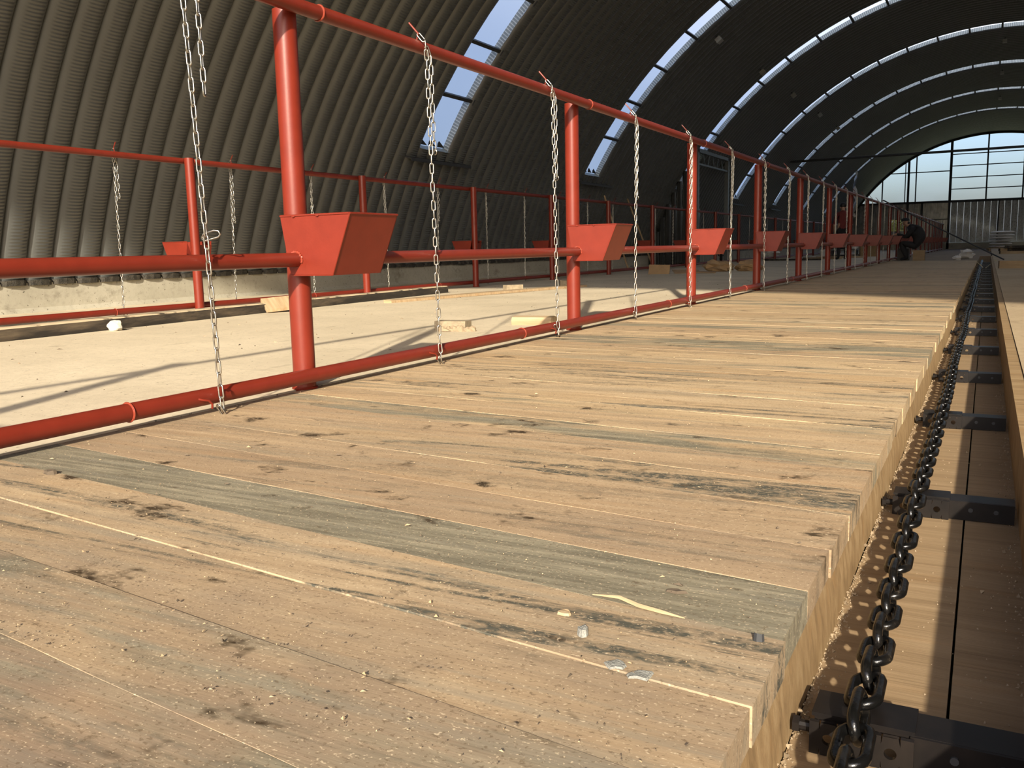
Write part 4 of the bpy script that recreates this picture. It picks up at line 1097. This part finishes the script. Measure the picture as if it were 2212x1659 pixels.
b.build('case', M_BLACKSTEEL, tb); b = MB(); b.tube([(0, -0.1, 0.34), (0, -0.08, 0.39), (0, 0.08, 0.39), (0, 0.1, 0.34)], 0.01, 6); b.build('handle', M_DARKSTEEL, tb, True)

# standing worker in a red shirt behind the railing, seen from the back
p2 = thing('person', 'person in a dark red shirt and dark trousers standing beyond the railing', 'person', (-1.62, 30.2, 0), rotz=math.radians(25))
j = {'pelvis': ((0, 0, 0.95), (0.17, 0.12)), 'belly': ((0, 0, 1.10), (0.165, 0.11)), 'chest': ((0, 0.0, 1.30), (0.19, 0.125)), 'collar': ((0, 0, 1.46), (0.13, 0.09)), 'neck': ((0, 0.02, 1.53), 0.058),
     'skull': ((0, 0.05, 1.61), (0.08, 0.095)), 'crown': ((0, 0.05, 1.70), (0.075, 0.088))}
bn = [('pelvis', 'belly'), ('belly', 'chest'), ('chest', 'collar'), ('collar', 'neck'), ('neck', 'skull'), ('skull', 'crown')]
for sd_, e in (('l', -1), ('r', 1)):
    j.update({sd_ + 'hip': ((e * 0.10, 0, 0.88), 0.095), sd_ + 'knee': ((e * 0.11, 0.02, 0.50), 0.065), sd_ + 'ankle': ((e * 0.11, 0, 0.08), 0.045), sd_ + 'toe': ((e * 0.13, 0.15, 0.04), (0.045, 0.035)),
              sd_ + 'sho': ((e * 0.20, 0, 1.42), 0.07), sd_ + 'elbow': ((e * 0.27, -0.03, 1.14), 0.048), sd_ + 'wrist': ((e * 0.22, 0.10, 0.93), 0.032)})
    bn += [('pelvis', sd_ + 'hip'), (sd_ + 'hip', sd_ + 'knee'), (sd_ + 'knee', sd_ + 'ankle'), (sd_ + 'ankle', sd_ + 'toe'), ('collar', sd_ + 'sho'), (sd_ + 'sho', sd_ + 'elbow'), (sd_ + 'elbow', sd_ + 'wrist')]
    hand(j, bn, sd_, (e * 0.22, 0.10, 0.93), (-e * 0.2, 0.5, -0.8), (-e, 0, 0))
def pk2(a, b_):
    if a == 'neck' or a == 'skull' or 'palm' in b_ or (len(a) > 1 and a[1:] in ('palm', 'ta', 'elbow', 'f0a', 'f1a', 'f2a', 'f3a', 'f0b', 'f1b', 'f2b', 'f3b')): return 1
    if a in ('lhip', 'rhip', 'lknee', 'rknee', 'lankle', 'rankle') or b_ in ('lhip', 'rhip'): return 2
    return 0
body('body', j, bn, 'pelvis', [M_REDCLOTH, M_SKIN, M_BLACKCLOTH], pk2, p2)
face(p2, (0, 0.06, 1.64), (0, 1, 0), 1.0)
b = MB(); b.blob((0, 0.035, 1.70), (0.096, 0.105, 0.095), 2, 0.08, 14, 10, 2.0, -0.05); b.build('hair', M_HAIR, p2, True)

# ------------------------------------------------------------------ small litter on the planks
def chip(name, label, cat, x, y, w_, d_, h_, mat, rz, seed, group=None):
    b = MB(); n_ = 9; pts = []
    for k in range(n_):
        a = 2 * PI * k / n_; r_ = 1 + 0.75 * noise.noise(Vector((math.cos(a) * 2.6, math.sin(a) * 2.6, seed * 5.3 + 0.4)))
        pts.append((w_ / 2 * r_ * math.cos(a), d_ / 2 * r_ * math.sin(a)))
    vs = [(px_, py_, 0) for px_, py_ in pts] + [(px_ * 0.88, py_ * 0.86, h_ * (1 + 0.5 * noise.noise(Vector((px_ * 80, py_ * 80, seed))))) for px_, py_ in pts]
    fs = [tuple(range(n_ - 1, -1, -1)), tuple(range(n_, 2 * n_))] + [(k, (k + 1) % n_, n_ + (k + 1) % n_, n_ + k) for k in range(n_)]
    b.add(vs, fs); return solid(name, b, mat, label, cat, (x, y, 0.0014), (0, 0, rz), group)
chip('plaster_chip', 'left of two flat grey plaster chips near the platform edge', 'chip', 2.045, 1.034, 0.026, 0.030, 0.0028, M_CHIP, 0.3, 1)
chip('plaster_chip', 'right of two flat grey plaster chips near the platform edge', 'chip', 2.082, 1.022, 0.032, 0.026, 0.0028, M_CHIP, 0.7, 2)
chip('pebble', 'small blue grey pebble lying on the brown plank', 'pebble', 1.968, 1.105, 0.019, 0.026, 0.010, M_CHIP, 0.2, 3)
chip('wood_chip', 'tiny pale ribbed wood chip on the plank', 'chip', 1.915, 1.16, 0.024, 0.014, 0.004, M_WOOD, -0.1, 4)
chip('bark_flake', 'thin dark bark flake on the grey plank', 'bark', 2.04, 1.31, 0.030, 0.012, 0.004, M_BARK, 0.1, 5)
chip('tar_lump', 'small black lump on the plank corner by the gutter', 'lump', 2.197, 1.188, 0.013, 0.013, 0.010, M_DARKSTEEL, 0.1, 6)
chip('bark_flake', 'brown bark flake on the left end of the grey plank', 'bark', 0.35, 1.42, 0.045, 0.022, 0.010, M_BARK, 0.3, 7)
b = MB(); b.tube([(-0.075, 0.006, 0.004), (-0.03, 0.012, 0.007), (0.01, 0.001, 0.006), (0.05, -0.006, 0.008), (0.085, 0.0, 0.004)], [0.0008, 0.003, 0.0035, 0.003, 0.0008], 6)
solid('wood_splinter', b, M_WOOD, 'pale curled wood splinter lying where the grey and brown planks meet', 'splinter', (2.0, 1.225, 0.0), (0, 0, -0.14), smooth=True)
b = MB()
for k in range(2600):
    y = 0.75 + 5.0 * random.random() ** 1.8; x = random.uniform(0.05, 2.2)
    if x < 2.45 - 2.0 * y * 1.2: continue
    s_ = random.uniform(0.0007, 0.0017) if random.random() < 0.97 else random.uniform(0.002, 0.0038)
    q = Vector((x, y, 0.004 + s_ * 0.4)); rt = Matrix.Rotation(random.random() * 6.28, 3, 'Z'); e = random.choice((1, 1, 1.6, 3))
    b.add([q + rt @ (Vector(d) * s_) for d in ((e, 0, -.5), (-.6 * e, .8, -.5), (-.6 * e, -.8, -.5), (0, 0, .7))], [(0, 2, 1), (0, 1, 3), (1, 2, 3), (2, 0, 3)], None, 0 if random.random() < 0.6 else 1)
tag(b.build('sawdust_crumbs', [M_BARK, M_WOOD]), 'scattered dark and pale sawdust crumbs on the planks', 'crumbs', kind='stuff')
b = MB()
for k in range(420):
    x = random.uniform(-4.2, -0.15); y = random.uniform(1.5, 14); s_ = random.uniform(0.002, 0.007)
    q = Vector((x, y, s_ * 0.4)); rt = Matrix.Rotation(random.random() * 6.28, 3, 'Z'); e = random.choice((1, 1, 2, 3.5))
    b.add([q + rt @ (Vector(d) * s_) for d in ((e, 0, -.5), (-.6 * e, .8, -.5), (-.6 * e, -.8, -.5), (0, 0, .7))], [(0, 2, 1), (0, 1, 3), (1, 2, 3), (2, 0, 3)], None, 0 if random.random() < 0.75 else 1)
tag(b.build('floor_crumbs', [M_MORTAR, M_BARK]), 'scattered crumbs of mortar and bark on the concrete passage', 'crumbs', kind='stuff')
bpy.context.view_layer.update()
